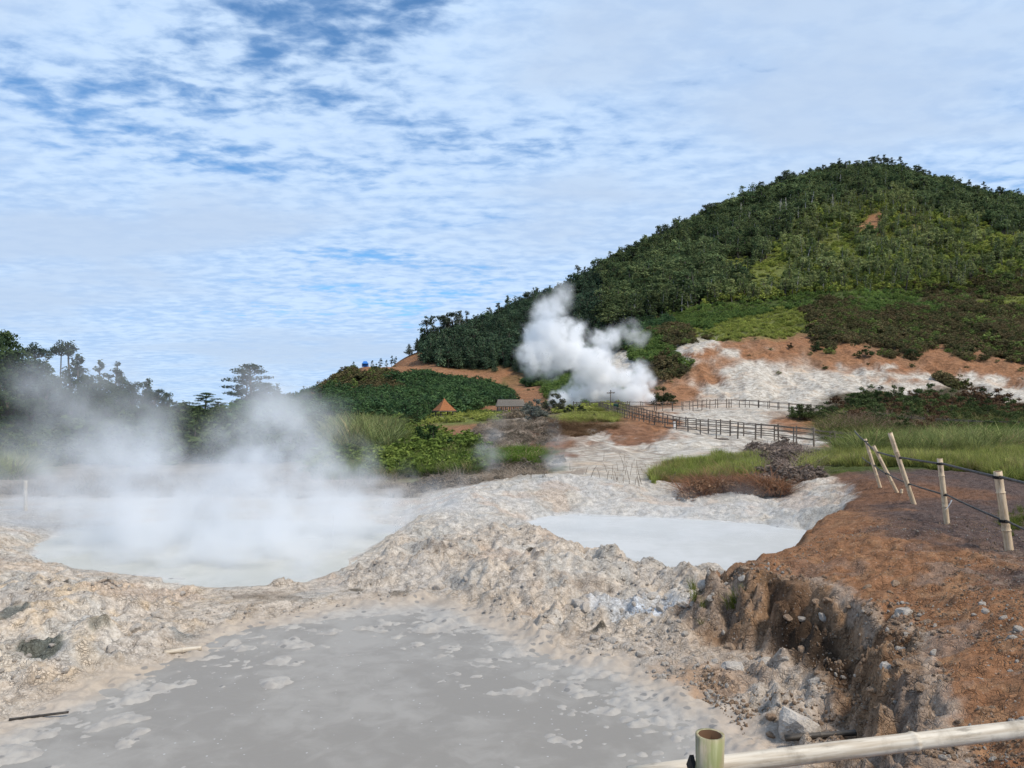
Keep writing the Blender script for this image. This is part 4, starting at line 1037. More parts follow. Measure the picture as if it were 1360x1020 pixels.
def rock(u, v, px, k, label, group=None, cat='rock', ymin=3.0, sink=.45):
    p = hits([(u, v)], ymin)[0]; s = px * p[1] / F / 2
    if sdf_poly(np.array([p[0]]), np.array([p[1]]), FP)[0] > -.45: return None
    o = add_obj('rock', ST[k], None, (p[0], p[1], hz(p[0], p[1]) + s * (.35 - sink)))
    o.scale = (s, s, s); o.rotation_euler = (r.normal() * .3, r.normal() * .3, r.uniform(0, 6.28))
    return tag(o, label, cat, group)
rock(1058, 972, 84, 0, 'large pale grey boulder at the foot of the cut bank above the rail', sink=.40)
rock(1200, 815, 30, 1, 'rounded grey stone stuck in the top of the cut bank')
rock(1196, 868, 20, 2, 'small angular grey stone on the bank below the rounded stone')
rock(1180, 890, 26, 3, 'pale wedge-shaped stone low on the cut bank')
rock(1022, 876, 30, 4, 'blocky beige stone on the rubble slope below the cut bank')
rock(975, 885, 40, 2, 'wide flat pale rock on the rubble slope beside the rust stain')
rock(945, 803, 16, 3, 'grey stone at the left foot of the cut bank')
rock(1085, 925, 26, 1, 'pale stone in the rubble above the large boulder')
for i in range(44):
    u, v = r.uniform(560, 960), r.uniform(770, 900)
    if sdf_poly(np.array([u]), np.array([v]), [(480,790),(620,700),(700,705),(960,775),(980,880),(900,900),(760,865),(640,815)])[0] < 0: continue
    rock(u, v, r.uniform(9, 24), r.integers(0, 5), 'rough pale rock bedded in the crusted slope above the grey mud', 'pale rocks on the mound slope')
for i in range(34):
    rock(r.uniform(0, 330), r.uniform(775, 905) , r.uniform(9, 20), r.integers(0, 5), 'rough pale rock on the crusted left bank', 'pale rocks on the left bank')
for i in range(44):
    u, v = r.uniform(960, 1250), r.uniform(770, 990)
    rock(u, v, r.uniform(9, 18), r.choice([5, 6, 7, 5, 6, 7, 1]), 'small rock in the rubble of the cut bank', 'rubble rocks of the cut bank')
for i in range(24):
    u, v = r.uniform(1270, 1360), r.uniform(800, 1010)
    rock(u, v, r.uniform(8, 16), r.integers(0, 8), 'small stone lying on the rusty plateau', 'stones on the rusty plateau')
# loose chips, too many to count
def chips(name, n, poly_px, y0, y1, s0, s1, ids, label):
    pl = np.array(poly_px, float)
    s = r.uniform((pl[:, 0].min() - U0) / F, (pl[:, 0].max() - U0) / F, n * 3); y = np.exp(r.uniform(math.log(y0), math.log(y1), n * 3)); x = s * y
    z = height(x, y, True); u = U0 + x / y * F; v = V0 - (z - EYE) / y * F
    k = np.nonzero((sdf_poly(u, v, poly_px) > 0) & (fbm(x * 1.1, y * 1.1, 3, 470) + r.normal(size=len(x)) * .15 > .05) & (sdf_poly(x, y, FP) < -.3))[0][:n]; m = len(k)
    sz = s0 + (s1 - s0) * r.random(m) ** 3
    scatter(name, np.stack([x, y, z], -1)[k] + np.stack([sz * 0, sz * 0, sz * .25], -1), r.uniform(0, 6.28, (m, 3)), np.repeat(sz[:, None], 3, 1), r.choice(ids, m), np.ones((m, 3)), PB, label, 'stone chips')
chips('slope_chips', 1600, [(400,815),(560,700),(700,690),(970,770),(1000,900),(930,960),(880,915),(760,870),(640,815)], 7, 15, .010, .05, [0,1,2,3,4], 'loose pale stone chips over the central mound slope')
chips('left_bank_chips', 900, [(-20,730),(60,750),(330,800),(440,800),(300,850),(120,920),(-20,970)], 6.5, 14, .008, .04, [0,1,2,3,4], 'loose pale chips over the left bank')
chips('cut_bank_rubble', 5000, [(940,770),(1000,740),(1150,770),(1260,840),(1275,1010),(1000,990),(930,930)], 4, 10, .008, .035, [5,6,7,8,5,6,7,8,2], 'loose rubble over the face of the cut bank')
chips('plateau_gravel', 6000, [(1010,740),(1100,690),(1370,680),(1370,1030),(1290,1030),(1270,850),(1130,760)], 3.8, 16, .005, .020, [5,6,7,8,0], 'fine rusty gravel over the plateau')

# ------------------------------------------------------------------ bamboo
def bamboo_mat(name, c0, c1, green=0.0):
    m, N = new_mat(name)
    tcn = N.n('ShaderNodeTexCoord').outputs['Object']
    n = N.noise(N.vmath('MULTIPLY', tcn, (1, 1, .06)), 60, 4, .6); n2 = N.noise(tcn, 7, 5, .65)
    c = N.mix(N.maprange(n, .35, .65), c0, c1)
    n4 = N.noise(N.vmath('MULTIPLY', tcn, (1, 1, .25)), 22, 6, .7)
    c = N.mix(N.maprange(n2, .50, .70, 0, .7), c, tuple(q * .5 for q in c0))
    c = N.mix(N.maprange(n4, .55, .68, 0, .6), c, (.14,.115,.09))
    if green:
        n3 = N.noise(N.vmath('MULTIPLY', tcn, (1, 1, .5)), 16, 4, .6)
        zz = N.n('ShaderNodeSeparateXYZ', ins={0: tcn}).outputs[2]
        band = N.math('MULTIPLY', N.maprange(zz, 1.20, 1.26), N.maprange(zz, 1.345, 1.31))
        c = N.mix(N.math('MULTIPLY', N.maprange(n3, .36, .58, 0, green), band), c, (.17,.22,.055))
    finish(N, pbsdf(N, c, .55, N.n('ShaderNodeBump', ins={'Strength': .3, 'Distance': .004, 'Height': n}).outputs[0], .35))
    return m
M_BAM = bamboo_mat('weathered_bamboo', (.46,.33,.20), (.68,.53,.36)); M_BAMG = bamboo_mat('mossy_bamboo', (.26,.20,.11), (.46,.38,.26), .6)
M_BAMR = bamboo_mat('bleached_bamboo', (.40,.32,.23), (.60,.53,.43)); M_BAMD = bamboo_mat('blackened_bamboo', (.025,.022,.02), (.09,.075,.06))
m_, N_ = new_mat('bamboo_inside'); finish(N_, pbsdf(N_, (.10,.055,.03), .95)); M_BIN = m_
m_, N_ = new_mat('black_tie'); finish(N_, pbsdf(N_, (.012,.011,.010), .8)); M_TIE = m_
m_, N_ = new_mat('white_string'); finish(N_, pbsdf(N_, (.65,.63,.60), .8)); M_STR = m_
def culm(name, a, b, rad, mat, parent, nodes, hollow=True, taper=.9, seg=16, bow=0.0, nodew=1.15):
    """bamboo culm from a to b as a lathe in its own axis; origin at a"""
    a, b = Vector(a), Vector(b); L = (b - a).length
    prof = []
    nodes = sorted(nodes)
    ts = sorted(set([0, L] + [t for q in nodes for t in (q - .020, q - .008, q - .002, q + .004, q + .016) if 0 < t < L] + [L * k / 12 for k in range(13)]))
    for t in ts:
        f = 1.0
        for q in nodes:
            dd = t - q
            if abs(dd) < .03: f = max(f, 1 + (nodew - 1) * math.exp(-(dd / .007) ** 2)); f *= (1 - .05 * math.exp(-((dd - .014) / .005) ** 2))
        prof.append((t, rad * (1 - (1 - taper) * t / L) * f))
    vs, fs = [], []
    def ring(t, r_):
        o = bow * math.sin(math.pi * t / L)
        for k in range(seg):
            an = 6.283185 * k / seg; vs.append((math.cos(an) * r_ + o, math.sin(an) * r_, t))
    for t, r_ in prof: ring(t, r_)
    m = len(prof)
    for i in range(m - 1):
        for k in range(seg): fs.append((i*seg+k, i*seg+(k+1) % seg, (i+1)*seg+(k+1) % seg, (i+1)*seg+k))
    mi = [0] * len(fs)
    if hollow:
        rt = prof[-1][1]
        ring(L - .001, rt * .80); ring(L - min(.09, L * .3), rt * .78)
        for i in (m - 1, m):
            for k in range(seg): fs.append((i*seg+k, i*seg+(k+1) % seg, (i+1)*seg+(k+1) % seg, (i+1)*seg+k)); mi.append(0 if i == m - 1 else 1)
        fs.append(tuple((m+1)*seg+k for k in range(seg))); mi.append(1)
    else: fs.append(tuple((m-1)*seg+k for k in range(seg))); mi.append(0)
    fs.append(tuple(range(seg - 1, -1, -1))); mi.append(0)
    me = bpy.data.meshes.new(name); me.from_pydata(vs, [], fs); me.materials.append(mat); me.materials.append(M_BIN)
    me.polygons.foreach_set('material_index', mi); me.polygons.foreach_set('use_smooth', [True] * len(fs)); me.update()
    o = add_obj(name, me, parent)
    q = (b - a).to_track_quat('Z', 'Y')
    o.rotation_mode = 'QUATERNION'; o.rotation_quaternion = q
    o.location = a - (parent.location if parent else Vector())
    return o
# fence in front of the camera
root = empty('bamboo_fence', (.55, 2.1, -.02)); tag(root, 'near bamboo fence of one short mossy post and a long bleached rail', 'fence')
pt = P(943, 975, 2.12)
culm('post', (pt.x - .012, pt.y, -.35), (pt.x, pt.y, pt.z), .0415, M_BAMG, root, [.2, .52, pt.z + .35 - .105], True, .97, 28)
A = P(835, 1031, 2.24); B = P(1480, 955, 2.34)
Lr = (B - A).length
nd = (P(1214, 984, 2.30) - A).length
culm('rail', A, B, .028, M_BAMR, root, [nd - .62, nd, nd + .45], True, .93, 24, .006, 1.16)
tm = MB(); 
c0 = P(943, 1016, 2.19)
tm.beam((pt.x - .046, 2.165, c0.z + .028), (pt.x - .040, 2.10, c0.z - .02), .012, .05)
tm.build('tie', M_TIE, root).location = -root.location
# leaning fence along the plateau
posts = [(1325,626,1341,735,.052),(1248,609,1258,698,.044),(1182,575,1215,673,.045),(1160,592,1193,657,.040),(1149,583,1170,650,.040)]
H = hits([(p[2], p[3] - 2) for p in posts], 6)
root = empty('bamboo_fence', (H[2][0], H[2][1], hz(H[2][0], H[2][1]))); tag(root, 'leaning bamboo post fence with two blackened rails along the reed bed', 'fence')
def seg_pt(i, t):
    u0, v0, u1, v1, rr = posts[i]; p = H[i]; Yp = p[1]
    return P(u1 + (u0 - u1) * t, v1 + (v0 - v1) * t, Yp)
for i, (u0, v0, u1, v1, rr) in enumerate(posts):
    a = seg_pt(i, -.12); b = seg_pt(i, 1.0); L = (b - a).length
    po = culm('post', a, b, rr, M_BAM, root, [L * .36, L * .77], True, .95, 16)
def on_post(i, u, v, back=.05): q = P(u, v, H[i][1]); return q + Vector((0, -back if i < 3 else back, 0))
for nm, pts_ in (('upper', [(0,1325,634),(1,1248,616),(2,1194,608),(3,1166,601),(4,1150,586)]), ('lower', [(0,1333,692),(1,1254,657),(2,1206,643),(3,1178,629),(4,1161,618)])):
    q = [on_post(i, u, v) for i, u, v in pts_]
    q = [q[0] + (q[0] - q[1]) * .9] + q + [q[-1] + (q[-1] - q[-2]) * .9]
    for i in range(len(q) - 1):
        d = (q[i + 1] - q[i]); 
        if d.length < .05: continue
        culm('rail', q[i] - d.normalized() * .05, q[i + 1] + d.normalized() * .05 + Vector((0, 0, .012)), .019 if nm == 'upper' else .015, M_BAMD, root, [d.length * .3, d.length * .75], False, .92, 10, .02)
    for j, (i, u, v) in enumerate(pts_):
        t = MB(); c = P(u, v, H[i][1]); rr = posts[i][4] + .004
        t.tube([c + Vector((0, 0, -.018)), c + Vector((0, 0, .018))], [rr, rr], 10, True)
        t.build('tie', M_TIE, root).location = -root.location
t = MB(); c = P(1264, 664, H[1][1] - .2)
t.tube([c, c + Vector((-.02, 0, -.05)), c + Vector((-.06, .01, -.12)), c + Vector((-.10, .01, -.16))], [.012, .008, .006, .003], 5)
t.build('string', M_STR, root).location = -root.location
p = hits([(1197, 656)], 6)[0]
o = culm('bamboo_stub', (p[0], p[1], p[2] - .05), (p[0] + .01, p[1], p[2] + .11), .035, M_BAM, None, [.08]); tag(o, 'short cut-off bamboo stub beside the leaning fence', 'bamboo stub')
for u, v, L, an, rr, lab, mt in ((243,868,.42,.35,.030,'short pale bamboo piece lying at the left edge of the grey mud',M_BAMR), (52,952,.5,.30,.012,'thin dark stick lying on the left mud margin',M_BAMD)):
    p = hits([(u, v)], 6)[0]; d = Vector((math.cos(an), math.sin(an), .02)) * L / 2
    c = Vector((p[0], p[1], hz(p[0], p[1]) + rr)); o = culm('bamboo_piece', c - d, c + d, rr, mt, None, [L * .5], True, .95, 10); tag(o, lab, 'bamboo piece')
p = hits([(1085, 985)], 5)[0]; c = Vector((p[0], p[1] - .1, hz(p[0], p[1] - .1) + .05))
o = culm('log', c - Vector((.30, -.03, .05)), c + Vector((.30, .02, .0)), .03, M_BAMD, None, [.3, .6], False, .8, 12); tag(o, 'dark rotten log half buried beside the large boulder', 'log')
# withered stake in the steam on the left
p = hits([(34, 678)], 18)[0]; o = culm('stake', (p[0], p[1], p[2] - .2), P(34, 638, p[1]), .05, M_BAMR, None, [.3, .7]); tag(o, 'pale bamboo stake standing in the steam on the far left bank', 'stake')

# ------------------------------------------------------------------ boardwalks
M_WOOD = bark_mat('weathered_timber', (.085,.068,.055), (.20,.165,.135), 4)
def boardwalk(label, path, width=1.8, step=1.05, rails=(.45, .75, 1.02)):
    pts = [P(*q) for q in path]
    root = empty('boardwalk', pts[0]); tag(root, label, 'boardwalk')
    # resample
    ds = [0]
    for a, b in zip(pts, pts[1:]): ds.append(ds[-1] + (b - a).length)
    def at(d):
        d = min(max(d, 0), ds[-1]); i = max(j for j in range(len(ds)) if ds[j] <= d + 1e-9); i = min(i, len(pts) - 2)
        return pts[i].lerp(pts[i + 1], (d - ds[i]) / (ds[i + 1] - ds[i]))
    n = int(ds[-1] / step); L, R, C = [], [], []
    for k in range(n + 1):
        d = k * ds[-1] / n; p = at(d); t = (at(d + .8) - at(d - .8)); t.z = 0; t.normalize(); sd = Vector((-t.y, t.x, 0))
        C.append(p); L.append(p + sd * width / 2); R.append(p - sd * width / 2)
    def off(mb, nm): 
        o = mb.build(nm, M_WOOD, root); o.location = -root.location; return o
    for k in range(n):
        mb = MB(); a, b = C[k], C[k + 1]
        m = max(1, int((b - a).length / .22))
        for j in range(m):
            q0 = L[k].lerp(L[k+1], (j + .04) / m); q1 = R[k].lerp(R[k+1], (j + .04) / m); q2 = R[k].lerp(R[k+1], (j + .93) / m); q3 = L[k].lerp(L[k+1], (j + .93) / m)
            dz = Vector((0, 0, -.05)); mb.add([q0, q1, q2, q3, q0 + dz, q1 + dz, q2 + dz, q3 + dz], [(0,1,2,3),(7,6,5,4),(0,4,5,1),(1,5,6,2),(2,6,7,3),(3,7,4,0)])
        off(mb, 'deck_planks')
    for S in (L, R):
        for k in range(n + 1):
            mb = MB(); g = float(height(np.array([S[k].x]), np.array([S[k].y]), False)[0])
            lean = Vector((r.normal() * .02, r.normal() * .02, 0))
            mb.beam(Vector((S[k].x, S[k].y, min(g, S[k].z) - .25)), S[k] + Vector((0, 0, 1.08 + r.uniform(-.04, .06))) + lean, .065, .065)
            off(mb, 'post')
        for k in range(n):
            for h in rails:
                mb = MB(); e = Vector((0, 0, h + r.normal() * .015)); mb.beam(S[k] + e, S[k + 1] + e, .045, .05); off(mb, 'rail')
            mb = MB(); e = Vector((0, 0, -.13)); mb.beam(S[k] + e, S[k + 1] + e, .08, .15); off(mb, 'beam')
    return root
boardwalk('lower wooden boardwalk with railings slanting across the white mud slope', [(806,547,80),(832,557,64),(862,568,55),(890,575,51),(960,582,47),(1030,588,45.5),(1085,594,44.5),(1132,600,44)])
boardwalk('upper wooden boardwalk with railings running in front of the big plume', [(764,547,82),(806,546.5,81),(845,546.5,81),(880,547,80),(915,546,82),(938,543.5,84),(965,542.5,86),(1000,544,84),(1050,549,79),(1085,552,76)], 1.6, 1.45, (.55, 1.0))
boardwalk('boardwalk railing half hidden among the thicket shrubs', [(1130,560,72),(1190,567,66),(1240,573,61),(1300,577,58),(1390,579,56)], 1.6, 2.2, (.5, 1.0))
# small things along the boardwalks
m_, N_ = new_mat('white_paint'); finish(N_, pbsdf(N_, (.75,.74,.71), .6)); M_WHITE = m_
m_, N_ = new_mat('blue_plastic'); finish(N_, pbsdf(N_, (.03,.16,.50), .5)); M_BLUE = m_
m_, N_ = new_mat('green_paint'); finish(N_, pbsdf(N_, (.02,.07,.055), .6)); M_GREEN = m_
def at_px(name, u, v, Y, label, cat):
    e = empty(name, P(u, v, Y)); tag(e, label, cat); return e
mb = MB(); p = P(896, 578, 49.5); mb.box((0, 0, .38), (.14, .14, .9)); mb.box((0, 0, .86), (.19, .19, .06))
o = mb.build('marker_post', M_WHITE); o.location = p; tag(o, 'short white marker post beside the lower boardwalk', 'post')
e = at_px('sign_pole', 811, 547, 78, 'thin dark pole with a crossbar at the boardwalk junction', 'pole')
mb = MB(); mb.tube([(0,0,-.2),(0,0,2.25)], .045, 6); mb.build('pole', M_WOOD, e); mb = MB(); mb.beam((-.42,0,1.95), (.42,0,1.98), .05, .10); mb.build('crossbar', M_WOOD, e)
e = at_px('bin', 818, 546, 77, 'dark green figure simplified to a bin beside the pole at the boardwalk junction', 'bin')
mb = MB(); mb.tube([(0,0,0),(0,0,.62),(0,0,.66)], [.22,.27,.28], 12); mb.build('drum', M_GREEN, e, True); mb = MB(); mb.tube([(0,0,.665),(0,0,.72),(0,0,.76)], [.29,.26,.08], 12); mb.build('lid', M_GREEN, e, True)  # drum with a lid stands in for a tiny dark figure
for u in (1114, 1124):
    e = at_px('bin', u, 596, 43.5, 'small seated blue figure simplified to a bin at the low end of the lower boardwalk', 'bin'); e['group'] = 'seated blue figures'
    mb = MB(); mb.tube([(0,0,-.25),(0,0,.26),(0,0,.29)], [.14,.18,.19], 12); mb.build('drum', M_BLUE, e, True); mb = MB(); mb.tube([(0,0,.295),(0,0,.33),(0,0,.36)], [.20,.18,.05], 12); mb.build('lid', M_BLUE, e, True)  # drums with lids stand in for the seated figures in blue

# ------------------------------------------------------------------ gazebo, shelter, tent
def thatch(name, c0, c1):
    m, N = new_mat(name); tcn = N.n('ShaderNodeTexCoord').outputs['Object']
    n = N.noise(N.vmath('MULTIPLY', tcn, (4, 4, .8)), 4, 5, .7)
    finish(N, pbsdf(N, N.mix(N.maprange(n, .35, .65), c0, c1), .9, N.n('ShaderNodeBump', ins={'Strength': .6, 'Distance': .05, 'Height': n}).outputs[0], .2)); return m
M_ROOF = thatch('rusty_roof', (.20,.075,.03), (.36,.15,.065)); M_THATCH = thatch('grey_thatch', (.42,.28,.18), (.60,.44,.31))
M_SLAB = thatch('concrete', (.30,.29,.27), (.42,.41,.39))
p = hits([(590, 556)], 70)[0]; k = p[1] / F
e = empty('gazebo', p, .5); tag(e, 'small open gazebo with a steep rusty orange pyramid roof', 'gazebo')
eave, top, hw = 10.5 * k, 27 * k, 12 * k
mb = MB(); n = 6; ringv = []
for i in range(n + 1):
    t = i / n; ww = hw * (1 - t) ** 1.25 + .02; zz = eave + (top - eave) * t
    ringv.append([(-ww, -ww, zz), (ww, -ww, zz), (ww, ww, zz), (-ww, ww, zz)])
vs = [q for rg in ringv for q in rg]; fs = [(i*4+j, i*4+(j+1) % 4, (i+1)*4+(j+1) % 4, (i+1)*4+j) for i in range(n) for j in range(4)] + [(3,2,1,0), tuple(n*4+j for j in range(4))]
mb.add(vs, fs); rf = mb.build('roof', M_ROOF, e)
mb = MB()
for a, b in ((0,1),(1,2),(2,3),(3,0)): mb.beam(Vector(ringv[0][a]) - Vector((0,0,.06)), Vector(ringv[0][b]) - Vector((0,0,.06)), .10, .10)
mb.build('eaves_beam', M_WOOD, rf)
for sx in (-1, 1):
    for sy in (-1, 1): mb = MB(); mb.beam((sx*hw*.72, sy*hw*.72, -.1), (sx*hw*.72, sy*hw*.72, eave + .05), .13, .13); mb.build('post', M_WOOD, e)
mb = MB(); mb.box((0,0,.08), (hw*1.7, hw*1.7, .25)); mb.build('floor_slab', M_SLAB, e)
mb = MB(); mb.box((0, hw*.6, .45), (hw*1.2, .35, .08)); mb.box((-hw*.45, hw*.6, .2), (.08,.3,.45)); mb.box((hw*.45, hw*.6, .2), (.08,.3,.45)); mb.build('bench', M_WOOD, e)
p = hits([(678, 551)], 70)[0]; k = p[1] / F
e = empty('shelter', p, .15); tag(e, 'grey thatched timber shelter with a row of pale posts', 'shelter')
L2, ev, rg = 19 * k, 11 * k, 20 * k
mb = MB(); mb.add([(-L2,-L2*.55,ev),(L2,-L2*.55,ev),(L2*.9,0,rg),(-L2*.9,0,rg),(-L2,L2*.55,ev),(L2,L2*.55,ev)], [(0,1,2,3),(5,4,3,2),(0,3,4),(1,5,2)])
ro = mb.build('roof', M_THATCH, e); sm = ro.modifiers.new('thickness', 'SOLIDIFY'); sm.thickness = .12
M_PALEW = bark_mat('pale_timber', (.24,.21,.18), (.36,.33,.29))
for i in range(7):
    for sy in (-1, 1):
        mb = MB(); xx = -L2*.85 + i * L2*1.7/6; mb.beam((xx, sy*L2*.45, -.2), (xx, sy*L2*.45, ev + .1), .13, .13); mb.build('post', M_PALEW, e)
mb = MB(); mb.beam((-L2*.9, -L2*.45, ev*.45), (L2*.9, -L2*.45, ev*.45), .08, .10); mb.build('rail', M_PALEW, e)
_y = np.linspace(120, 215, 96); _x = (485 - U0) / F * _y; _z = height(_x, _y, False); _k = ((_z - EYE) / _y).argmax(); p = (_x[_k], _y[_k], _z[_k]); k = p[1] / F
e = empty('tent', p, .2); tag(e, 'bright blue tarpaulin tent on top of the hump', 'tent')
w2, d2, hh = 4.2 * k, 3.2 * k, 7.5 * k
mb = MB(); mb.add([(-w2,-d2,hh*.55),(w2,-d2,hh*.55),(w2,d2,hh*.55),(-w2,d2,hh*.55),(-w2*.5,0,hh),(w2*.5,0,hh)], [(0,1,5,4),(1,2,5),(2,3,4,5),(3,0,4),(3,2,1,0)]); mb.build('canopy', M_BLUE, e)
mb = MB(); mb.add([(-w2,d2,0),(w2,d2,0),(w2,d2,hh*.55),(-w2,d2,hh*.55),(-w2,d2-.03,0),(w2,d2-.03,0),(w2,d2-.03,hh*.55),(-w2,d2-.03,hh*.55)], [(0,1,2,3),(7,6,5,4),(0,4,5,1),(1,5,6,2),(2,6,7,3),(3,7,4,0)]); mb.build('back_sheet', M_BLUE, e)
for sx in (-1, 1): mb = MB(); mb.tube([(sx*w2,-d2,-.1),(sx*w2,-d2,hh*.56)], .05, 6); mb.build('pole', M_PALEW, e)

# ------------------------------------------------------------------ steam
def steam_mat(name, c, an=.1):
    m_, N_ = new_mat(name)
    pvn = N_.n('ShaderNodeVolumePrincipled'); pvn.inputs['Color'].default_value = (*c, 1); pvn.inputs['Anisotropy'].default_value = an; pvn.inputs['Density'].default_value = 1.0
    finish(N_, None, pvn.outputs[0]); return m_
M_STEAM = steam_mat('steam', (.955,.965,.98)); M_PLUME = steam_mat('dense_steam', (.993,.994,.997), 0.0)
def steam(name, puffs, label, res, warp, wscale, soft, detail=.7, nscale=None, gain=1.0, mat=None):
    """puffs: (u, v, Y, radius px, density); a density grid grown round the puff centres"""
    pts, rad, den = [], [], []
    for u, v, Y, rp, d in puffs:
        pts.append(P(u, v, Y)); rad.append(rp * Y / F); den.append(d * gain)
    pa = np.array([p[:] for p in pts]); ra = np.array(rad)
    lo = (pa - ra[:, None] * 1.5).min(0) - warp * .4; hi = (pa + ra[:, None] * 1.5).max(0) + warp * .4
    me = bpy.data.meshes.new(name); me.from_pydata([tuple(p) for p in pts], [], [])
    for nm, dat in (('rad', rad), ('den', den)):
        a = me.attributes.new(nm, 'FLOAT', 'POINT'); a.data.foreach_set('value', np.array(dat, np.float32))
    o = add_obj(name, me)
    ng = bpy.data.node_groups.new(name, 'GeometryNodeTree')
    ng.interface.new_socket('Geometry', in_out='INPUT', socket_type='NodeSocketGeometry'); ng.interface.new_socket('Geometry', in_out='OUTPUT', socket_type='NodeSocketGeometry')
    G = NT(ng); gi = G.n('NodeGroupInput'); go = G.n('NodeGroupOutput')
    pos = G.n('GeometryNodeInputPosition').outputs[0]
    nz = G.n('ShaderNodeTexNoise', ins={'Vector': pos, 'Scale': wscale, 'Detail': 6.0, 'Roughness': .64})
    wv = G.vmath('MULTIPLY', G.vmath('SUBTRACT', nz.outputs[1], (.5, .5, .5)), (warp * 2, warp * 2, warp * 2))
    wp = G.vmath('ADD', pos, wv)
    sn = G.n('GeometryNodeSampleNearest', domain='POINT', ins={'Geometry': gi.outputs[0], 'Sample Position': wp})
    def si(ty, val): return G.n('GeometryNodeSampleIndex', data_type=ty, domain='POINT', ins={'Geometry': gi.outputs[0], 'Value': val, 'Index': sn.outputs[0]}).outputs[0]
    na = lambda nm: G.n('GeometryNodeInputNamedAttribute', data_type='FLOAT', ins={'Name': nm}).outputs[0]
    cpos = si('FLOAT_VECTOR', pos); cr = si('FLOAT', na('rad')); cd = si('FLOAT', na('den'))
    dist = G.n('ShaderNodeVectorMath', operation='DISTANCE', ins={0: wp, 1: cpos}).outputs['Value']
    q = G.math('DIVIDE', dist, cr)
    body = G.maprange(q, 1.0 + soft * .3, 1.0 - soft, 0.0, 1.0)
    n2 = G.n('ShaderNodeTexNoise', ins={'Vector': pos, 'Scale': nscale or wscale * 2.2, 'Detail': 4.0, 'Roughness': .6}).outputs[0]
    n2f = G.maprange(n2, .36, .60, 1.0 - detail, 1.0)
    halo = G.math('MULTIPLY', G.maprange(q, 1.55, .7, 0.0, .10), G.maprange(n2, .46, .66, 0.0, 1.0))
    dens = G.math('MULTIPLY', G.math('ADD', G.math('MULTIPLY', body, n2f), halo), cd)
    sz = hi - lo; m = sz.max()
    vc = G.n('GeometryNodeVolumeCube', ins={'Density': dens, 'Min': tuple(lo), 'Max': tuple(hi)})
    for ax, s_ in zip('XYZ', sz): vc.inputs['Resolution ' + ax].default_value = max(8, int(res * s_ / m))
    sm = G.n('GeometryNodeSetMaterial', ins={0: vc.outputs[0], 'Material': mat or M_STEAM})
    G.link(sm.outputs[0], go.inputs[0])
    md = o.modifiers.new('steam', 'NODES'); md.node_group = ng
    return tag(o, label, 'steam', None, 'stuff')
PL = [(745,532,13,3),(765,527,17,3),(790,525,20,3),(815,526,20,3),(840,528,18,3),(862,533,12,3),(800,500,28,2),(785,482,28,1.8),(765,472,30,1.6),(740,466,36,1.4),(718,456,30,1.3),(712,474,24,1.2),(735,440,34,1.2),(728,418,24,.8),(740,400,20,.5),(748,386,15,.3),(762,445,22,1.0),
      (806,458,18,1.1),(792,447,12,.8),(816,443,14,.8),(838,440,17,.35),(848,452,14,.3),(850,500,18,1.4),(848,516,17,2.2),(864,506,11,1.2),(830,505,16,1.4),(775,505,16,1.6),(690,470,10,.3)]
steam('main_steam_plume', [(u, v, 92 + ((i * 37) % 7 - 3) * .6, rp, d) for i, (u, v, rp, d) in enumerate(PL)], 'thick white steam plume billowing up behind the upper boardwalk', 180, 1.7, .30, .75, .92, .8, 1.15, M_PLUME)
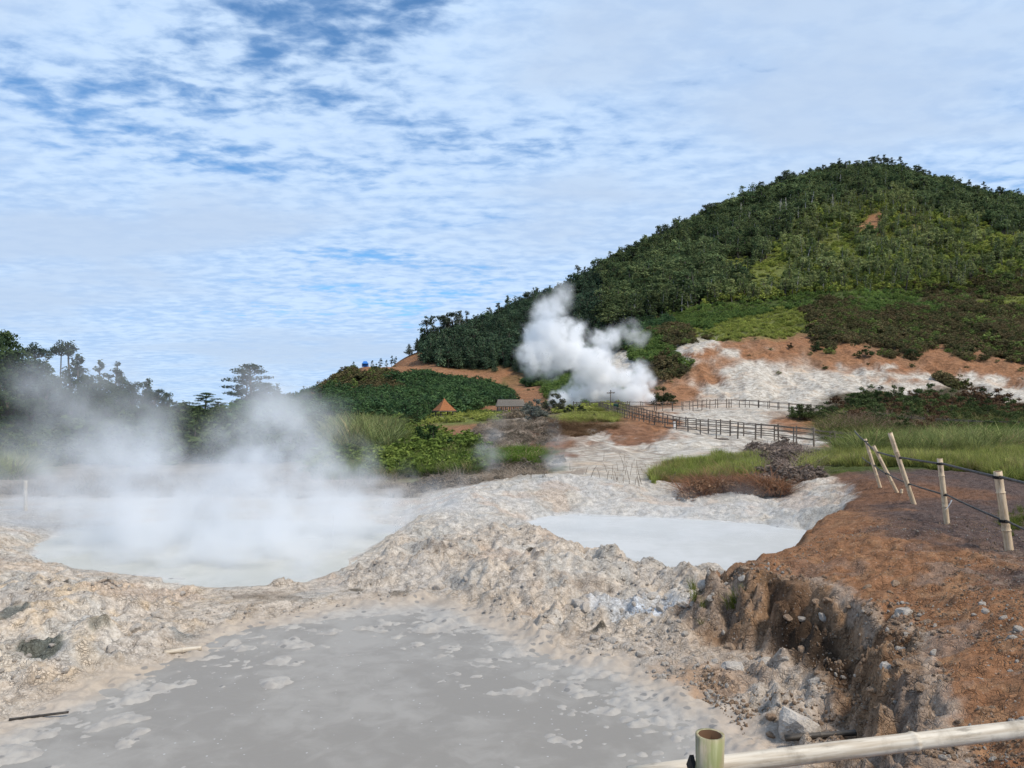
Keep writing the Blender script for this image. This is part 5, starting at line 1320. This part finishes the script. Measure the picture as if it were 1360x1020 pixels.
LS = [(150,764,13.6,34,.30),(230,774,13.2,34,.45),(310,782,12.8,38,.5),(380,778,13.2,40,.5),(420,755,14,44,.6),(70,745,15,46,.35),(110,735,15.5,56,.6),(190,738,15,66,.9),(260,745,14.5,68,1),(330,745,14.5,70,1.1),(390,735,15,64,1),(440,715,16,58,.9),(500,690,17,52,.8),(545,690,18,38,.6),
      (140,695,16.5,70,.7),(200,690,16,76,.85),(240,690,17,70,.8),(290,690,16,74,.85),(350,690,16,80,1),(400,690,17,70,.9),(450,690,18,56,.8),(205,640,16.5,68,.7),(195,592,17,60,.42),(190,552,17.5,50,.22),(180,520,19,44,.10),(360,640,16.5,74,.95),(362,590,17,68,.72),(372,550,17.5,56,.45),(385,522,18,40,.22),(340,530,19,46,.22),
      (285,640,17,60,.55),(275,595,18,46,.22),(430,655,17,56,.75),(485,636,17,34,.7),(492,612,17,22,.5),(460,665,17,46,.8),(530,660,18,40,.5),(575,668,18,36,.35),(610,655,19,28,.18),(60,665,18,74,.42),(90,610,19,66,.32),(130,570,20,66,.26),(60,525,21,56,.2),(115,500,22,56,.13),(15,690,18,60,.35),(10,620,20,60,.16),(150,620,18,60,.4),(420,600,18,52,.45),(425,560,19,40,.2),(330,500,21,40,.09),(160,490,23,48,.09)]
steam('left_pool_steam', LS, 'broad grey-white steam cloud boiling off the left pool', 140, .95, .6, .95, .92, 1.3, 1.75)
RS = [(720,700,17.5,40,.10),(780,700,17.5,50,.12),(860,705,17,55,.12),(930,710,16.5,55,.14),(1000,705,17,48,.14),(1050,690,17.5,36,.14),(980,670,20,34,.09),(900,680,19.5,40,.09),(820,680,20,40,.07),(1020,655,23,26,.10),(960,650,24,24,.08)]
steam('right_pool_steam', RS, 'thin low mist over the milky right pool', 70, .5, .8, .9, .7, 1.3, 1.5)
VS = [(655,632,32,20,.22),(650,605,32,24,.26),(655,578,32,20,.18),(662,560,32,14,.1),(742,636,30,18,.3),(740,612,30,22,.32),(738,590,30,18,.22),(735,572,30,12,.12)]
steam('small_vent_steam', VS, 'two thin grey steam wisps rising behind the white pool rim', 80, .35, 1.0, .9, .7, 1.6, 1.8)
steam('foreground_wisps', [(600,680,13.2,30,.16),(640,690,13.0,24,.14),(560,760,11.6,24,.14),(430,790,11.8,40,.26),(480,800,11.2,26,.14),(520,740,12.4,28,.16)], 'faint steam wisps drifting over the central mound', 60, .3, 1.3, .9, .8, 2.0, 1.5)
steam('drifting_puff', [(655,345,92,13,.12),(668,352,92,14,.14),(648,340,92,10,.08),(680,362,92,9,.06)], 'small grey wisp of steam drifting high above the big plume', 50, 1.0, .4, .9, .7, .8, .6)
